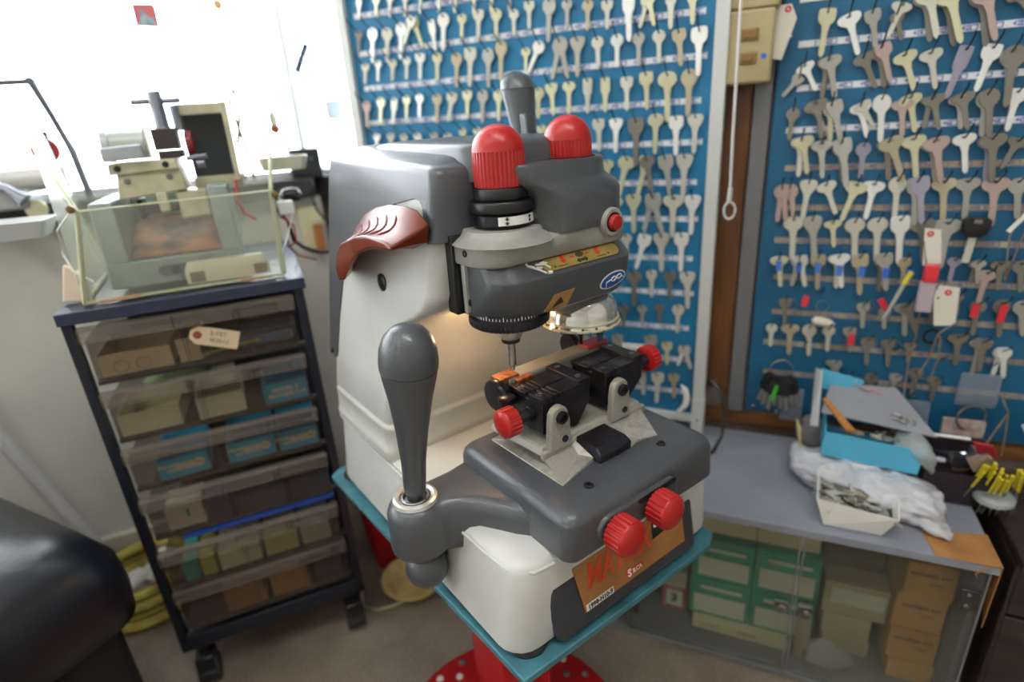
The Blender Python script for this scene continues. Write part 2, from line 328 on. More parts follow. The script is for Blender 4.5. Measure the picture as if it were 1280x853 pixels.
HOOKM = mat('dark hook wire', '#3a3632', .4, .7)
def hook_mesh():
    b = MB(); b.tube([(0, 0, -.0012), (0, -.010, -.0014), (0, -.033, .012), (0, -.036, .0165)], .0010, 5)
    b.tube([(0, -.036, .0165), (0, -.0362, .0175)], .0014, 5)
    o = b.obj('hook', HOOKM); me = o.data; bpy.data.objects.remove(o); return me
HM = hook_mesh()
def place_keys(data, yb, board, bname, grp):
    hooks = []
    rows = [l.split(' ') for l in data.strip().split('\n')]
    for ri, l in enumerate(rows):
        for ki, e in enumerate(l[1:]):
            x, z, L, a, st = e.split(','); x, z, L, a = int(x)/1000, int(z)/1000, int(L)/1000, int(a)
            sh, to = st
            k = 0
            for h in hooks:
                if abs(h[0] - x) < .0075 and abs(h[1] - z) < .008: h[2] += 1; k = h[2]; x = x * .5 + h[0] * .5; z = h[1]; break
            else: hooks.append([x, z, 0])
            full = L
            o = bpy.data.objects.new('key', key_mesh(sh, to)); COL.objects.link(o)
            s = min(max(full / .055, .62), 1.32)
            o.scale = (.45 + .6 * s, 1, s); o.location = (x, yb - .006 - .0042 * k, z - .0004 + .0019 * k)
            o.rotation_euler = (random.uniform(-.05, .02), -rad(a), random.uniform(-.12, .12))
            tag(o, f'{TON[to][0]} {SHN[sh]} key, {ORD[ki]} from left in {ORD[ri]} row of {bname}', 'key', grp)
    for h in hooks:
        o = bpy.data.objects.new('hook', HM); COL.objects.link(o); o.parent = board; o.location = (h[0], yb, h[1])
    return hooks
BLUE1 = mat('blue painted board', '#17749f', .5, 0, '#126791', 4, bump=.1, bscale=200)
BLUE2 = mat('deep blue painted board', '#135e84', .5, 0, '#0f5478', 4, bump=.1, bscale=200)
STRIP = mat('white label tape', '#e4e6ea', .6); STRIPC = mat('aged cream label tape', '#a79c8b', .6, 0, '#8d7c6b', 25)
INK = mat('violet blue ink', '#5060a4', .7); INK2 = mat('dull violet ink', '#6a6280', .7)
# board in its white frame
B1 = root('key_board', 'blue key board in a slim white metal frame, standing before the window', 'board', (-.39, .951, .30))
bx = -.39; bz = .30
b = MB(); b.box(-.705, -.083, .946, .956, .332, 1.42); b1p = b.obj('panel', BLUE1, B1, bevel=.001)
b = MB(); b.box(-.722, -.704, .936, .962, .295, 1.44); b.box(-.083, -.064, .936, .962, .368, 1.44); b.box(-.704, -.083, .938, .960, .320, .334); b.box(-.704, -.083, .938, .960, 1.42, 1.44)
b.box(-.0835, -.0625, .934, .964, .295, .368); b.obj('frame', mat('white enamelled frame', '#cfd0cd', .4, .1), B1, bevel=.001)
b = MB(); b.lathe([(.0018, 0), (.0018, -.002)], (-.073, .9345, .328), 'y', 10); b.obj('bolt_hole', SOCK, B1)
def label_strip(B, x0, x1, z, yb, first, step, pitch, m, ink, rm=False):
    b = MB(); b.box(x0, x1, yb - .0012, yb, z - .0042, z + .0042); o = b.obj('label_strip', m, B, smooth=False)
    n = int((x1 - x0 - .004) / pitch); c = MB(); s = []
    for i in range(n):
        xx = x1 - .003 - pitch * (i + 1)
        # thin printed border round every number, left open at the middle
        c.box(xx, xx + .0012, yb - .0015, yb - .0010, z - .0034, z + .0034)
        c.box(xx + pitch * .62, xx + pitch, yb - .0015, yb - .0010, z - .0034, z - .0024); c.box(xx + pitch * .62, xx + pitch, yb - .0015, yb - .0010, z + .0024, z + .0034)
    c.obj('printed_border', ink, o, smooth=False)
    for i in range(n):
        xx = x1 - .003 - pitch * (i + .22)
        s.append((xx, str(first - step * i)))
    # one line of numbers
    cu = None
    import_m = MB()
    for xx, tx in s:
        t = text('number', tx, .0072, ink, o, frontal(xx - .0045, yb - .0013, z), .0001, off=.0002)
    return o
for i, z in enumerate((1.030, .971, .914, .855, .797, .738, .681, .617, .558, .496, .437, .375)):
    xr = -.092 - (.005 if i % 2 else 0)
    label_strip(B1, -.690 if i < 6 else -.40, xr, z, .946, 660 + 20 * i - 20, 1, .0285, STRIP, INK)
B2 = root('key_board', 'frameless deep blue key board screwed to the timber beside the window-side board', 'board', (.30, .995, .335))
b = MB(); b.box(.002, .62, .990, .9965, .331, 1.30); b.obj('panel', BLUE2, B2, bevel=.001)
for (x, z) in ((.016, .342), (.055, .337), (.014, .93)):
    b = MB(); b.lathe([(.0035, 0), (.0035, -.001), (.002, -.0022)], (x, .990, z), 'y', 12); b.obj('screw', STEEL, B2)
for i, z in enumerate((.975, .919, .862, .805, .751, .692, .641, .581, .522, .467, .412)):
    label_strip(B2, .022 + .004 * (i % 3), .60, z, .990, 420 + 20 * i, 1, .0262, STRIP if i < 4 else STRIPC, INK if i < 4 else INK2)
H1 = place_keys(KEYS1, .946, B1, 'white-framed blue board', 'keys on the white-framed board')
H2 = place_keys(KEYS2, .990, B2, 'frameless blue board', 'keys on the frameless board')
# empty hooks low on both boards
for (x, z) in ((.108,.478),(.085,.470),(.21,.474),(.155,.425),(.19,.41),(.27,.465),(.30,.50),(.33,.46),(.06,.60),(.098,.56),(.115,.425),(.24,.40),(.345,.41)):
    o = bpy.data.objects.new('hook', HM); COL.objects.link(o); o.parent = B2; o.location = (x, .990, z)
# children of B1/B2 were built in world space: shift them so that the Empty sits at the board's foot
for B in (B1, B2):
    for c in B.children: c.location = Vector(c.location) - Vector(B.location)

# tags, rings, strings and bags hanging among the keys
def ring_pts(c, r, n=20, rx=PI/2, rz=0):
    M_ = Matrix.Rotation(rz, 3, 'Z') @ Matrix.Rotation(rx, 3, 'X')
    return [Vector(c) + M_ @ Vector((r * math.cos(2*PI*i/n), r * math.sin(2*PI*i/n), 0)) for i in range(n)]
REDT = mat('red tag plastic', '#d8323f', .4); BLUT = mat('blue tag plastic', '#3f72c8', .4); TAGP = mat('manila white tag', '#ded9cc', .8)
TWINE = mat('brown twine', '#8f7c66', .8, 0, '#7a6852', 300)
for i, (x, z) in enumerate(((.032,.604),(.061,.603),(.087,.603),(.117,.600),(.147,.600),(.178,.599),(.208,.597))):
    b = MB(); b.box(x - .0042, x + .0042, .9725, .9745, z - .009, z + .007)
    tag(b.obj('key_tag', BLUT, smooth=False, bevel=.0005), f'small blue paper tag over keys, {ORD[i]} from left of seven', 'tag', 'blue tags in a row')
for i, (x, z, a, l) in enumerate(((.076,.547,.1,.009),(.182,.550,-.6,.009),(.148,.488,.05,.009),(.296,.547,.05,.010),(.328,.545,.05,.013))):
    b = MB(); b.box(-.0045, .0045, -.0012, .0012, -l, l)
    tag(b.obj('key_tag', REDT, bevel=.0005, loc=(x, .974, z), rot=(0, a, 0)), ('small red tag hanging alone below the blue tags', 'red tag tilted sideways on frameless board', 'red tag on key in lower left of board', 'red tag on dark key, left of the pair at right', 'red tag on dark key, right of the pair at right')[i], 'tag')
def paper_tag(name, label, pts, y, m=TAGP, hole=None, holem=None, lines=None):
    b = MB(); b.prism(pts, 'xz', y - .0006, y); o = b.obj(name, m, smooth=False)
    if hole:
        c = MB(); c.lathe([(.0042, 0), (.0042, -.0012), (.0016, -.0012), (.0016, 0)], (hole[0], y, hole[1]), 'y', 16); c.obj('eyelet', holem or REDT, o)
    if lines:
        for tx, x, z, s in lines: text('writing', tx, s, mat('black ink', '#22242a', .7), o, frontal(x, y - .0008, z), .0001)
    tag(o, label, 'tag'); return o
paper_tag('paper_tag', 'white paper tag with red eyelet tied at top left of board', [(.012,.968),(.020,.950),(.006,.900),(-.021,.906),(-.004,.968)], .962, hole=(.008,.962))
paper_tag('paper_tag', 'large blank white tag with red eyelet below plastic key fobs', [(.242,.588),(.267,.586),(.271,.535),(.266,.529),(.246,.527),(.238,.573)], .955, hole=(.2545,.578))
paper_tag('paper_tag', 'white tag with red eyelet partly hidden behind blue key', [(.214,.667),(.234,.665),(.242,.617),(.220,.613)], .968, hole=(.222,.659))
paper_tag('paper_tag', 'tilted white tag with black letters at right edge of board', [(.368,.395),(.43,.425),(.44,.36),(.40,.335)], .93, mat('grey white card', '#c9c9c9', .7), hole=(.412,.378), holem=DSTEEL, lines=[('ABV', .385, .388, .012)])
# short oval fob lying sideways
b = MB(); b.lathe([(.001,-.017),(.007,-.013),(.0075,-.002),(.006,.010),(.001,.017)], (0,0,0), 'x', 14); tag(b.obj('key_fob', TAGP, loc=(.105,.972,.515), rot=(0,.15,0)), 'cream oblong fob lying sideways over a key', 'fob')
# plastic key fobs
b = MB(); b.use(clear('pink clear plastic', '#e6d2dc', .55)).box(.218, .238, .948, .958, .548, .593); b.use(REDT).box(.220, .237, .946, .959, .593, .618)
tag(b.obj('key_fob', bevel=.002), 'clear plastic key fob with red cap beside blank white tag', 'fob')
b = MB(); b.use(mat('cloudy plastic', '#a8a59a', .4)).tube([(.199,.95,.590),(.189,.95,.557),(.182,.95,.535)], [.003,.0026,.0018], 8); b.use(mat('yellow plastic', '#cdbb2e', .4)).tube([(.205,.95,.607),(.199,.95,.590)], .0038, 8)
tag(b.obj('key_fob'), 'thin clear fob with yellow end hanging aslant', 'fob')
# twine cords
def cord(label, pts, r=.0011, m=TWINE):
    b = MB(); b.tube(pts, r, 6); return tag(b.obj('twine_cord', m), label, 'cord')
cord('long brown cord falling down the board behind the white tag', [(.214,.958,.650),(.221,.955,.62),(.226,.957,.560),(.228,.958,.51),(.226,.958,.46),(.229,.958,.40),(.226,.955,.355)])
cord('knotted loop of brown cord hanging from the blank white tag', [(.270,.955,.531),(.260,.953,.523),(.253,.952,.515),(.248,.952,.475),(.240,.952,.447),(.244,.952,.442),(.256,.952,.445),(.260,.952,.475),(.257,.952,.508),(.252,.951,.517)])
cord('cord looped from top right with two bright keys on it', [(.39,.95,.86),(.352,.95,.80),(.340,.95,.775),(.331,.95,.72),(.322,.95,.68),(.313,.95,.60),(.306,.95,.66),(.315,.95,.70),(.328,.95,.725)])
cord('cord with knot at lower right beside black ring', [(.345,.952,.428),(.352,.95,.413),(.358,.95,.402),(.350,.95,.375),(.342,.95,.345),(.358,.95,.402),(.362,.95,.36),(.364,.95,.33)], .0014)
# pair of bright small keys on the looped cord
for i, (x, z, a) in enumerate(((.322, .697, .55), (.338, .697, .25))):
    b = MB(); b.box(-.0028, .0028, -.001, .001, -.036, 0); b.lathe([(.0045, -.0012), (.0045, .0012)], (0, 0, .004), 'y', 16)
    tag(b.obj('key', KM['w'], loc=(x, .950, z), rot=(0, a, 0), bevel=.0004), ('bright small key tied on looped cord, leaning further left', 'bright small key tied on looped cord, hanging straighter')[i], 'key', 'keys on the looped cord')
# black-headed car key
b = MB(); b.use(BLACK); b.loft([rrect(-.017, .017, -.005, .005, .004, z) if 0 else [Vector((p.x, p.y*1.0, z)) for p in rrect(-w_, w_, -.004, .004, .0035, 0)] for w_, z in ((.008,-.026),(.015,-.020),(.017,-.010),(.0165,-.002),(.011,.002))])
b.use(KM['g']).box(-.0045, .0045, -.0012, .0012, -.062, -.024); b.use(KM['n']).box(-.0045,.0045,-.0048,-.0035,-.006,-.001)
tag(b.obj('car_key', loc=(.274, .972, .680), rot=(0, .06, 0)), 'car key with wide black plastic head on frameless board', 'key')
# split rings
for i, (x, z, r) in enumerate(((.057,.541,.0085),(.101,.541,.009),(.172,.536,.008),(.146,.484,.008),(.176,.487,.008),(.207,.483,.009),(.163,.546,.008))):
    b = MB(); b.tube(ring_pts((x, .972, z), r, 18, PI/2 - .1, .2), .0007, 6, closed=True)
    tag(b.obj('split_ring', DSTEEL), f'thin steel split ring on lower frameless board, {ORD[[0,1,4,2,5,6,3][i]]} from left', 'ring', 'split rings on the frameless board')
b = MB(); b.tube(ring_pts((.250, .968, .505), .010, 20, PI/2, .2), .0022, 8, closed=True); tag(b.obj('rubber_ring', BLACK), 'black rubber ring behind twine loop', 'ring')
b = MB(); b.tube(ring_pts((.318, .955, .385), .020, 24, PI/2, .3), .0016, 8, closed=True); tag(b.obj('wire_ring', DSTEEL), 'large steel ring above right heap of bags', 'ring')
# big bunch of black car keys at the lower left of the right board
KB = root('key_bunch', 'large steel ring of black-headed keys with one green fob', 'key bunch', (.053, .955, .432))
b = MB(); b.tube(ring_pts((0, 0, 0), .0175, 28, PI/2, .15), .0011, 8, closed=True); b.obj('ring', STEEL, KB)
for i in range(8):
    ang = -1.0 + i * .26; x = .017 * math.sin(ang) * 1.05; z = -.0165 * math.cos(ang) * .75
    b = MB(); b.use(BLACK); b.loft([[Vector((p.x, p.y, zz)) for p in rrect(-w_, w_, -.003, .003, .0025, 0, 3)] for w_, zz in ((.005,.002),(.0095,-.005),(.009,-.024),(.005,-.030))])
    b.use(KM['n']).box(-.003, .003, -.001, .001, -.052 - .003 * (i % 3), -.026)
    b.obj('car_key', None, KB, loc=(x, -.004 - .0035 * (i % 3), z), rot=(0, -(i - 3.2) * .09, 0))
b = MB(); b.tube([(0, 0, 0), (-.006, -.002, -.028)], [.0028, .0034], 8); b.obj('green_fob', mat('green plastic', '#3fae3a', .4), KB, loc=(-.004, -.014, -.022))
b = MB(); b.tube([(0,0,0),(.006,0,-.02),(.010,0,-.05)], .0018, 6); b.obj('leather_strap', mat('dark leather', '#3b3330', .6), KB, loc=(.018, -.004, -.010))
# string with loop, left of the electrical box
b = MB(); b.tube([(-.051,.9,1.3),(-.050,.9,1.0),(-.047,.9,.80),(-.045,.9,.722)], .0020, 8)
lp = ring_pts((-.044, .9, .702), .0078, 22, PI/2, 0); lp = [Vector((p.x, p.y, .702 + (p.z - .702) * 1.55)) for p in lp]
b.tube(lp, .0017, 8, closed=True); b.tube([(-.045,.9,.735),(-.0455,.9,.715)], .0031, 8)
tag(b.obj('pull_string', mat('white cotton string', '#d3cfcf', .8, bump=.6, bscale=900)), 'white twisted pull string ending in a tied loop', 'string')
# clear bag of screws and a curled white tag on the white-framed board
BG = root('parts_bag', 'small clear bag of reddish screws hooked low on white-framed board', 'bag', (-.185, .925, .44))
b = MB(); b.loft([[Vector((x_, y_, z)) for x_, y_ in ((-w_, -d), (w_, -d), (w_, d), (-w_, d))] for w_, d, z in ((.022,.002,-.03),(.024,.008,-.02),(.023,.007,.0),(.022,.001,.018))]); b.obj('bag_film', clear('bag film', '#eef0f2', .25, .15), BG, sub=1)
b = MB(); b.box(-.022, .022, -.0015, .0015, .018, .027); b.obj('header_card', PAPER, BG)
b = MB()
for i in range(26):
    p = Vector((random.uniform(-.017,.017), random.uniform(-.003,.003), random.uniform(-.026,-.004))); d = Vector((random.uniform(-1,1), 0, random.uniform(-1,1))).normalized() * .004
    b.tube([p - d, p + d], .0016, 5)
o = b.obj('screws', mat('copper red screws', '#a5543c', .4, .4), BG); o['kind'] = 'stuff'
b = MB(); pts = []
for k in range(9):
    a = k / 8; pts.append((-.098 + .010 * math.sin(a * 2.6) - .014 * a * a, .930 - .006 * math.sin(a * 3), .395 - .052 * a))
b.loft([[Vector(p) + Vector((dx * math.cos(i * .15), -.002 * (dx > 0), -dx * .35)) for dx in (-.006, -.002, .002, .006)] for i, p in enumerate(pts)], False, False, closed=False)
o = b.obj('paper_tag', WHITE, None); md = o.modifiers.new('t', 'SOLIDIFY'); md.thickness = .0006
tag(o, 'curled white paper tag hanging from lowest key of framed board', 'tag')

# ------------------------------------------------------------------ the milling machine, in its own frame (x across, y to its back)
MZ = .40; MO = Vector((-.1525, .3091, MZ)); MR = rad(60.3)
def xs(z): return .012 + .141 * (z - .15)       # left flank of the column leans in as it rises
ST = root('machine_stand', 'teal steel tray on red pedestal with studded round foot', 'stand', MO - Vector((0, 0, MZ)), MR)
b = MB(); b.prism([(.003, 0), (.262, -.004), (.2805, .006), (.282, .418), (.272, .428), (.004, .428), (-.010, .416)], 'xy', MZ - .008, MZ); b.obj('tray', TEAL, ST, bevel=.0012)
PC = Vector((-.265, .4895, 0)) - Vector((MO.x, MO.y, 0)); PC = Matrix.Rotation(-MR, 3, 'Z') @ PC
b = MB(); b.lathe([(.168, 0), (.171, .002), (.171, .008), (.168, .010)], (PC.x, PC.y, 0), 'z', 64); FT = b.obj('foot_plate', REDPAINT, ST)
for rr, n_, a0 in ((.155, 22, .05), (.135, 18, .2)):
    for i in range(n_):
        b = MB(); b.lathe([(.0058, 0), (.0052, .0016), (.0025, .0026)], (PC.x + rr * math.cos(a0 + 2*PI*i/n_), PC.y + rr * math.sin(a0 + 2*PI*i/n_), .010), 'z', 10)
        b.obj('stud', (WHITE, DSTEEL)[(i * 7 % 5) == 0], FT)
b = MB(); b.loft([rrect(PC.x - .018, PC.x + .060, PC.y - .025, PC.y + .05, .004, z, 3) for z in (.010, MZ - .0085)]); b.obj('pedestal', REDPAINT, ST)

KMC = root('key_milling_machine', 'large grey and cream key milling machine with red knobs on teal tray', 'machine', MO, MR)
K = KMC
# base casting: wide cream box with soft shoulders
b = MB()
R4 = (.026, .026, .03, .03)
b.loft([rrect(.004, .286, .012, .414, R4, .008), rrect(.004, .286, .011, .414, R4, .012), rrect(.009, .281, .010, .412, R4, .060), rrect(.012, .278, .010, .411, R4, .090),
        rrect(.0135, .2765, .0115, .4105, .026, .0955), rrect(.017, .273, .015, .408, .026, .0995), rrect(.024, .266, .022, .404, .024, .1015), rrect(.05, .24, .05, .38, .02, .102)])
BS = b.obj('base', CREAM, K, ang=60)
b = MB(); b.tube([(.0105, .33, .093), (.0112, .20, .0935), (.0122, .06, .0935), (.015, .030, .0935), (.030, .0118, .0935), (.05, .0098, .0935)], .0016, 8); b.obj('seam_bead', CREAM, BS)
for (x, y) in ((.030, .030), (.262, .034), (.022, .395), (.262, .395)):
    b = MB(); b.lathe([(.019, 0), (.020, .003), (.0165, .010)], (x, y, 0), 'z', 24); b.obj('rubber_foot', BLACK, BS)
b = MB(); b.lathe([(.0045, 0), (.004, -.0025)], (.0085, .128, .052), Matrix(((0,0,1),(1,0,0),(0,1,0))), 12); b.obj('side_screw', BLACK, BS)
# front label panel
FP = MB(); FP.loft([[Vector(p) for p in ((.040 , .004 + .16 * z, z) if i == 0 else (.248, .004 + .16 * z, z) if i == 1 else (.248, .030, z) if i == 2 else (.040, .030, z) for i in range(4))] if 0 else
    [Vector((.047 - .10 * (z - .008), .000 + .17 * z - .001, z)), Vector((.243, .000 + .17 * z - .001, z)), Vector((.243, .05, z)), Vector((.047 - .10 * (z - .008), .05, z))] for z in (.006, .092)])
FP = FP.obj('front_panel', mat('dark slate plastic', '#33343b', .45, bump=.15, bscale=900), K, bevel=.006, seg=3)
def fpy(z): return -.0013 + .17 * z - .001
tilt = math.atan(.17)
ORANGE = mat('orange brown sticker', '#a06d3c', .35, 0, '#946134', 30); ORED = mat('orange red print', '#d2481f', .4)
def sticker(name, pts, m, par, lift=.0004):
    b = MB(); b.loft([[Vector((x, fpy(z) - lift, z)) for x, z in pts], [Vector((x, fpy(z) + .0004, z)) for x, z in pts]]); return b.obj(name, m, par, smooth=False)
sticker('name_sticker', [(.078, .024), (.222, .024), (.221, .100), (.066, .100)], ORANGE, FP)
def ft(s, x, z, size, m, lift=.0007, **k): return text('lettering', s, size, m, FP, frontal(x, fpy(z) - lift, z, tilt), .00015, **k)
ft('MATRIX', .1275, .0555, .035, ORED, shear=.22, off=.0009, sx=.70)
sticker('model_badge', [(.1745, .050), (.199, .052), (.201, .081), (.1745, .081)], mat('black print', '#17181c', .4), FP, .0008); ft('SEL', .1875, .0665, .015, mat('white print', '#e9e7e2', .4), .0012, off=.0006, shear=.15)
sticker('maker_badge', [(.1325, .0325), (.1375, .026), (.1425, .0325), (.1375, .039)], mat('red print', '#c8261e', .4), FP, .0008)
sticker('maker_badge', [(.138, .0300), (.157, .0300), (.157, .0355), (.138, .0355)], MATS['red print'], FP, .0007)
ft('S', .1375, .0325, .011, MATS['white print'], .0012, off=.0004); ft('ILCA', .1485, .0325, .0062, MATS['white print'], .0012, off=.0002)
sticker('serial_label', [(.0795, .0245), (.1150, .0245), (.1150, .0312), (.0795, .0312)], PAPER, FP, .0008); ft('1998-H10-9', .0972, .0280, .0066, mat('black ink', '#22242a', .7), .0012, off=.00015)

# column: cream, leaning, undercut at the front
def col_ring(z, yf, r=.014, dx=0, yb=None):
    x0 = xs(z) + dx; yb = .414 - .10 * z if yb is None else yb
    return rrect(x0, .287 - x0, yf, yb, (r, r, .02, .02), z)
b = MB(); b.loft([col_ring(.0995, .238, dx=.004), col_ring(.106, .236, dx=.0035), col_ring(.110, .235, dx=.002), col_ring(.113, .2355, dx=.0034), col_ring(.136, .2345, dx=.0018), col_ring(.1385, .2330, dx=.0002), col_ring(.1425, .2330, dx=.0002), col_ring(.1440, .2342, dx=.0014), col_ring(.1475, .2342, dx=.0012), col_ring(.149, .2333, dx=.0003),
    col_ring(.20, .233), col_ring(.235, .229), col_ring(.262, .205), col_ring(.280, .170), col_ring(.290, .152), col_ring(.305, .1455), col_ring(.37, .144), col_ring(.398, .146)])
b.obj('column', CREAM, K, ang=50)
b = MB(); b.lathe([(.0095, .0), (.0095, -.0015), (.008, -.0022)], (xs(.302) + .0006, .243, .302), Matrix(((0,0,1),(1,0,0),(0,1,0))), 28); b.obj('side_plug', BLACK, K)

# hood
HG = MB()
sidep = [(.3965, .186), (.391, .26), (.384, .33), (.3765, .402), (.1497, .402), (.1497, .3575), (.1535, .3655), (.158, .382), (.163, .3875), (.173, .389), (.209, .382), (.27, .362), (.318, .330), (.345, .290), (.362, .24), (.374, .188), (.380, .184)]
def flank(y, z, d, s): x = xs(z) - d; return Vector((x if s < 0 else .287 - x, y, z))
for s in (-1, 1): HG.loft([[flank(y, z, .0016, s) for y, z in sidep], [flank(y, z, -.004, s) for y, z in sidep]])
def hring(z, i, yf, yb, r=.016):
    x0 = xs(z) - .0016 + i; rr = r if isinstance(r, tuple) else (r, r, .007, .007); out = rrect(x0, .287 - x0, yf, yb, rr, z)
    if z > .4: out = [Vector((p.x, p.y, p.z + (p.y - .14) * .034)) for p in out]
    return out
HG.loft([hring(.3525, 0, .1385, .1497, (.0105, .0105, .0005, .0005)), hring(.3895, 0, .1385, .1497, (.0105, .0105, .0005, .0005))])
HG.loft([hring(.389, .0, .1385, .3775, .011), hring(.4075, 0, .1385, .3745, .011), hring(.4115, .0012, .1400, .3725, .011), hring(.4145, .0045, .1435, .369, .011), hring(.4160, .0090, .149, .365, .011), hring(.4195, .022, .156, .366, .011), hring(.4225, .036, .168, .360, .011)])
# raised spine of the hood
HG.loft([rrect(.078, .212, .10, .33, .03, z_, 5) if 0 else rrect(.078 + k, .212 - k, .12 + k, .345 - k * 2, .03, z_, 5) for z_, k in ((.40, 0), (.4255, .001), (.4295, .004), (.432, .010), (.433, .02))])
hood = HG.obj('hood', GREY, K, ang=50)
for (y, z, r_) in ((.1475, .3655, .0042), (.3865, .1915, .0034)):
    b = MB(); x = xs(z) - .0016; b.lathe([(r_, 0), (r_ * .95, -.0015), (r_ * .5, -.0026), (r_ * .3, -.0014)], (x, y, z), Matrix(((0,0,1),(1,0,0),(0,1,0))), 16); b.obj('screw', BLKMETAL, hood)
# front hood over the right spindle
b = MB()
b.loft([rrect(.118, .2335, .083, .20, (.03, .042, .02, .02), .3535, 7), rrect(.118, .2335, .083, .20, (.03, .042, .02, .02), .384, 7), rrect(.110, .2315, .085, .20, (.03, .042, .02, .02), .390, 7), rrect(.100, .224, .089, .22, (.03, .040, .02, .02), .3945, 7),
        rrect(.092, .219, .0915, .22, (.03, .038, .02, .02), .398, 7), rrect(.088, .2180, .0920, .22, (.03, .038, .02, .02), .4105, 7), rrect(.089, .2168, .0932, .22, (.03, .037, .02, .02), .4125, 7)])
# well around the right cap
b.obj('front_hood', GREY, K, ang=50)
b = MB(); b.lathe([(.0255, .4126), (.0255, .4131), (.0235, .4131), (.0235, .4126)], (.180, .122, 0), 'z', 40); b.obj('well_rim', SOCK, K)
# black gap and bracket between column and head
b = MB(); b.box(.054, .066, .1345, .150, .287, .358); b.obj('slide_gasket', BLACK, K, bevel=.001)
b = MB(); b.box(.0600, .0640, .1270, .1325, .289, .336); b.obj('edge_strip', mat('pale aluminium', '#c9c8c2', .35, .6), K, bevel=.0006)

# head
b = MB()
def head(z, x0, x1, yf, rl, rr_, yb=.145): return rrect(x0, x1, yf, yb, (rl, rr_, .004, .004), z, 7)
b.loft([head(.284, .066, .222, .0875, .046, .026), head(.2865, .064, .226, .0845, .046, .028), head(.300, .0635, .233, .0800, .038, .030), head(.308, .0635, .235, .0785, .030, .032), head(.3200, .0635, .236, .0775, .026, .034), head(.3220, .0635, .2355, .0785, .026, .034), head(.3345, .0640, .232, .0905, .024, .034), head(.339, .0640, .232, .0925, .024, .034)])
HD = b.obj('head', GREY, K, bevel=.0012, ang=30)
for (y, z) in ((.1385, .338), (.140, .2985)):
    b = MB(); b.lathe([(.0045, 0), (.004, -.002), (.002, -.003)], (.0637, y - .01, z), Matrix(((0,0,1),(1,0,0),(0,1,0))), 16); b.obj('screw', BLKMETAL, HD)
GOLD = mat('gold brass plate', '#a58e50', .38, .25, '#97803f', 60)
# pictogram plate on the sloping shoulder
th = math.atan2(.0125, .0120)
def shoulder(u, v, lift=.0006):     # u along x, v up the slope from its lower edge
    return Vector((u - .006, .0788 + (v + .0012) * math.cos(th) - lift * math.sin(th), .3223 + (v + .0012) * math.sin(th) + lift * math.cos(th)))
def on_shoulder(pts, lift, name, m, par):
    b = MB(); b.loft([[shoulder(u, v, lift) for u, v in pts], [shoulder(u, v, -.0004) for u, v in pts]]); return b.obj(name, m, par, smooth=False)
def stad(x0, x1, v0, v1, n=6):
    r = (v1 - v0) / 2; cy = (v0 + v1) / 2
    return [(x0 + r - r * math.cos(a) , cy - r * math.sin(a)) for a in [PI/2 - PI*k/n for k in range(n, -1, -1)]][::-1] and \
           [(x0 + r + r * math.cos(rad(90 + 180 * k / n)), cy + r * math.sin(rad(90 + 180 * k / n))) for k in range(n + 1)] + [(x1 - r + r * math.cos(rad(-90 + 180 * k / n)), cy + r * math.sin(rad(-90 + 180 * k / n))) for k in range(n + 1)]
on_shoulder(stad(.117, .213, -.0002, .0132), .0006, 'plate_rim', mat('dark brown print', '#3a2f22', .5), HD)
PL = on_shoulder(stad(.1180, .2120, .0003, .0127), .0009, 'pictogram_plate', GOLD, HD)
DGREEN = mat('dark green print', '#123a2a', .5); REDP = MATS['red print']
def pict(pts, m, c, s=1): return on_shoulder([(c[0] + u * s, c[1] + v * s) for u, v in pts], .0012, 'pictogram', m, HD)
darr = [(-.007, 0), (-.0035, .0026), (-.0035, .0012), (.0035, .0012), (.0035, .0026), (.007, 0), (.0035, -.0026), (.0035, -.0012), (-.0035, -.0012), (-.0035, -.0026)]
pict(darr, DGREEN, (.1640, .0036))
pict([(.0048 * math.cos(a), .0026 * math.sin(a)) for a in [2*PI*k/14 for k in range(14)]], MATS['dark brown print'], (.1635, .0095))
down = [(-.0022, .0045), (.0022, .0045), (.0016, .000), (.0036, .0), (0, -.0035), (-.0036, 0), (-.0016, 0)]
for cx, sg in ((.1430, -1), (.1850, 1)):
    pict(down, REDP, (cx, .0078))
    pict([(-.006, 0), (.006, 0), (.006, .0006), (-.006, .0006)], MATS['dark brown print'], (cx + sg * .003, .0024))
    pict([(0, 0), (.0026, .0012), (0, .0024)] if sg > 0 else [(0, 0), (-.0026, .0012), (0, .0024)], MATS['dark brown print'], (cx + sg * .011, .0022))
for cx in (.1545, .1725): pict([(-.0022, -.0008), (.0022, -.0008), (.0022, .0008), (-.0022, .0008)], MATS['red print'], (cx, .0090))
# white paint-pen marks at the plate's left end
def mark(pts, r=.0011):
    b = MB(); b.tube([shoulder(u, v, .0012) for u, v in pts], r, 6); b.obj('paint_mark', WHITE, HD)
mark([(.1095, .0075), (.104, .0100), (.1035, .0125)]); mark([(.1035, .0105), (.114, .0035), (.1185, -.0005)]); mark([(.1115, .0065), (.117, .0055)]); mark([(.112, .0095), (.121, .0080), (.1255, .0035)]); mark([(.1165, .0095), (.121, .0100), (.1245, .0085)]); mark([(.1205, -.0002), (.1245, -.0010)], .0016)
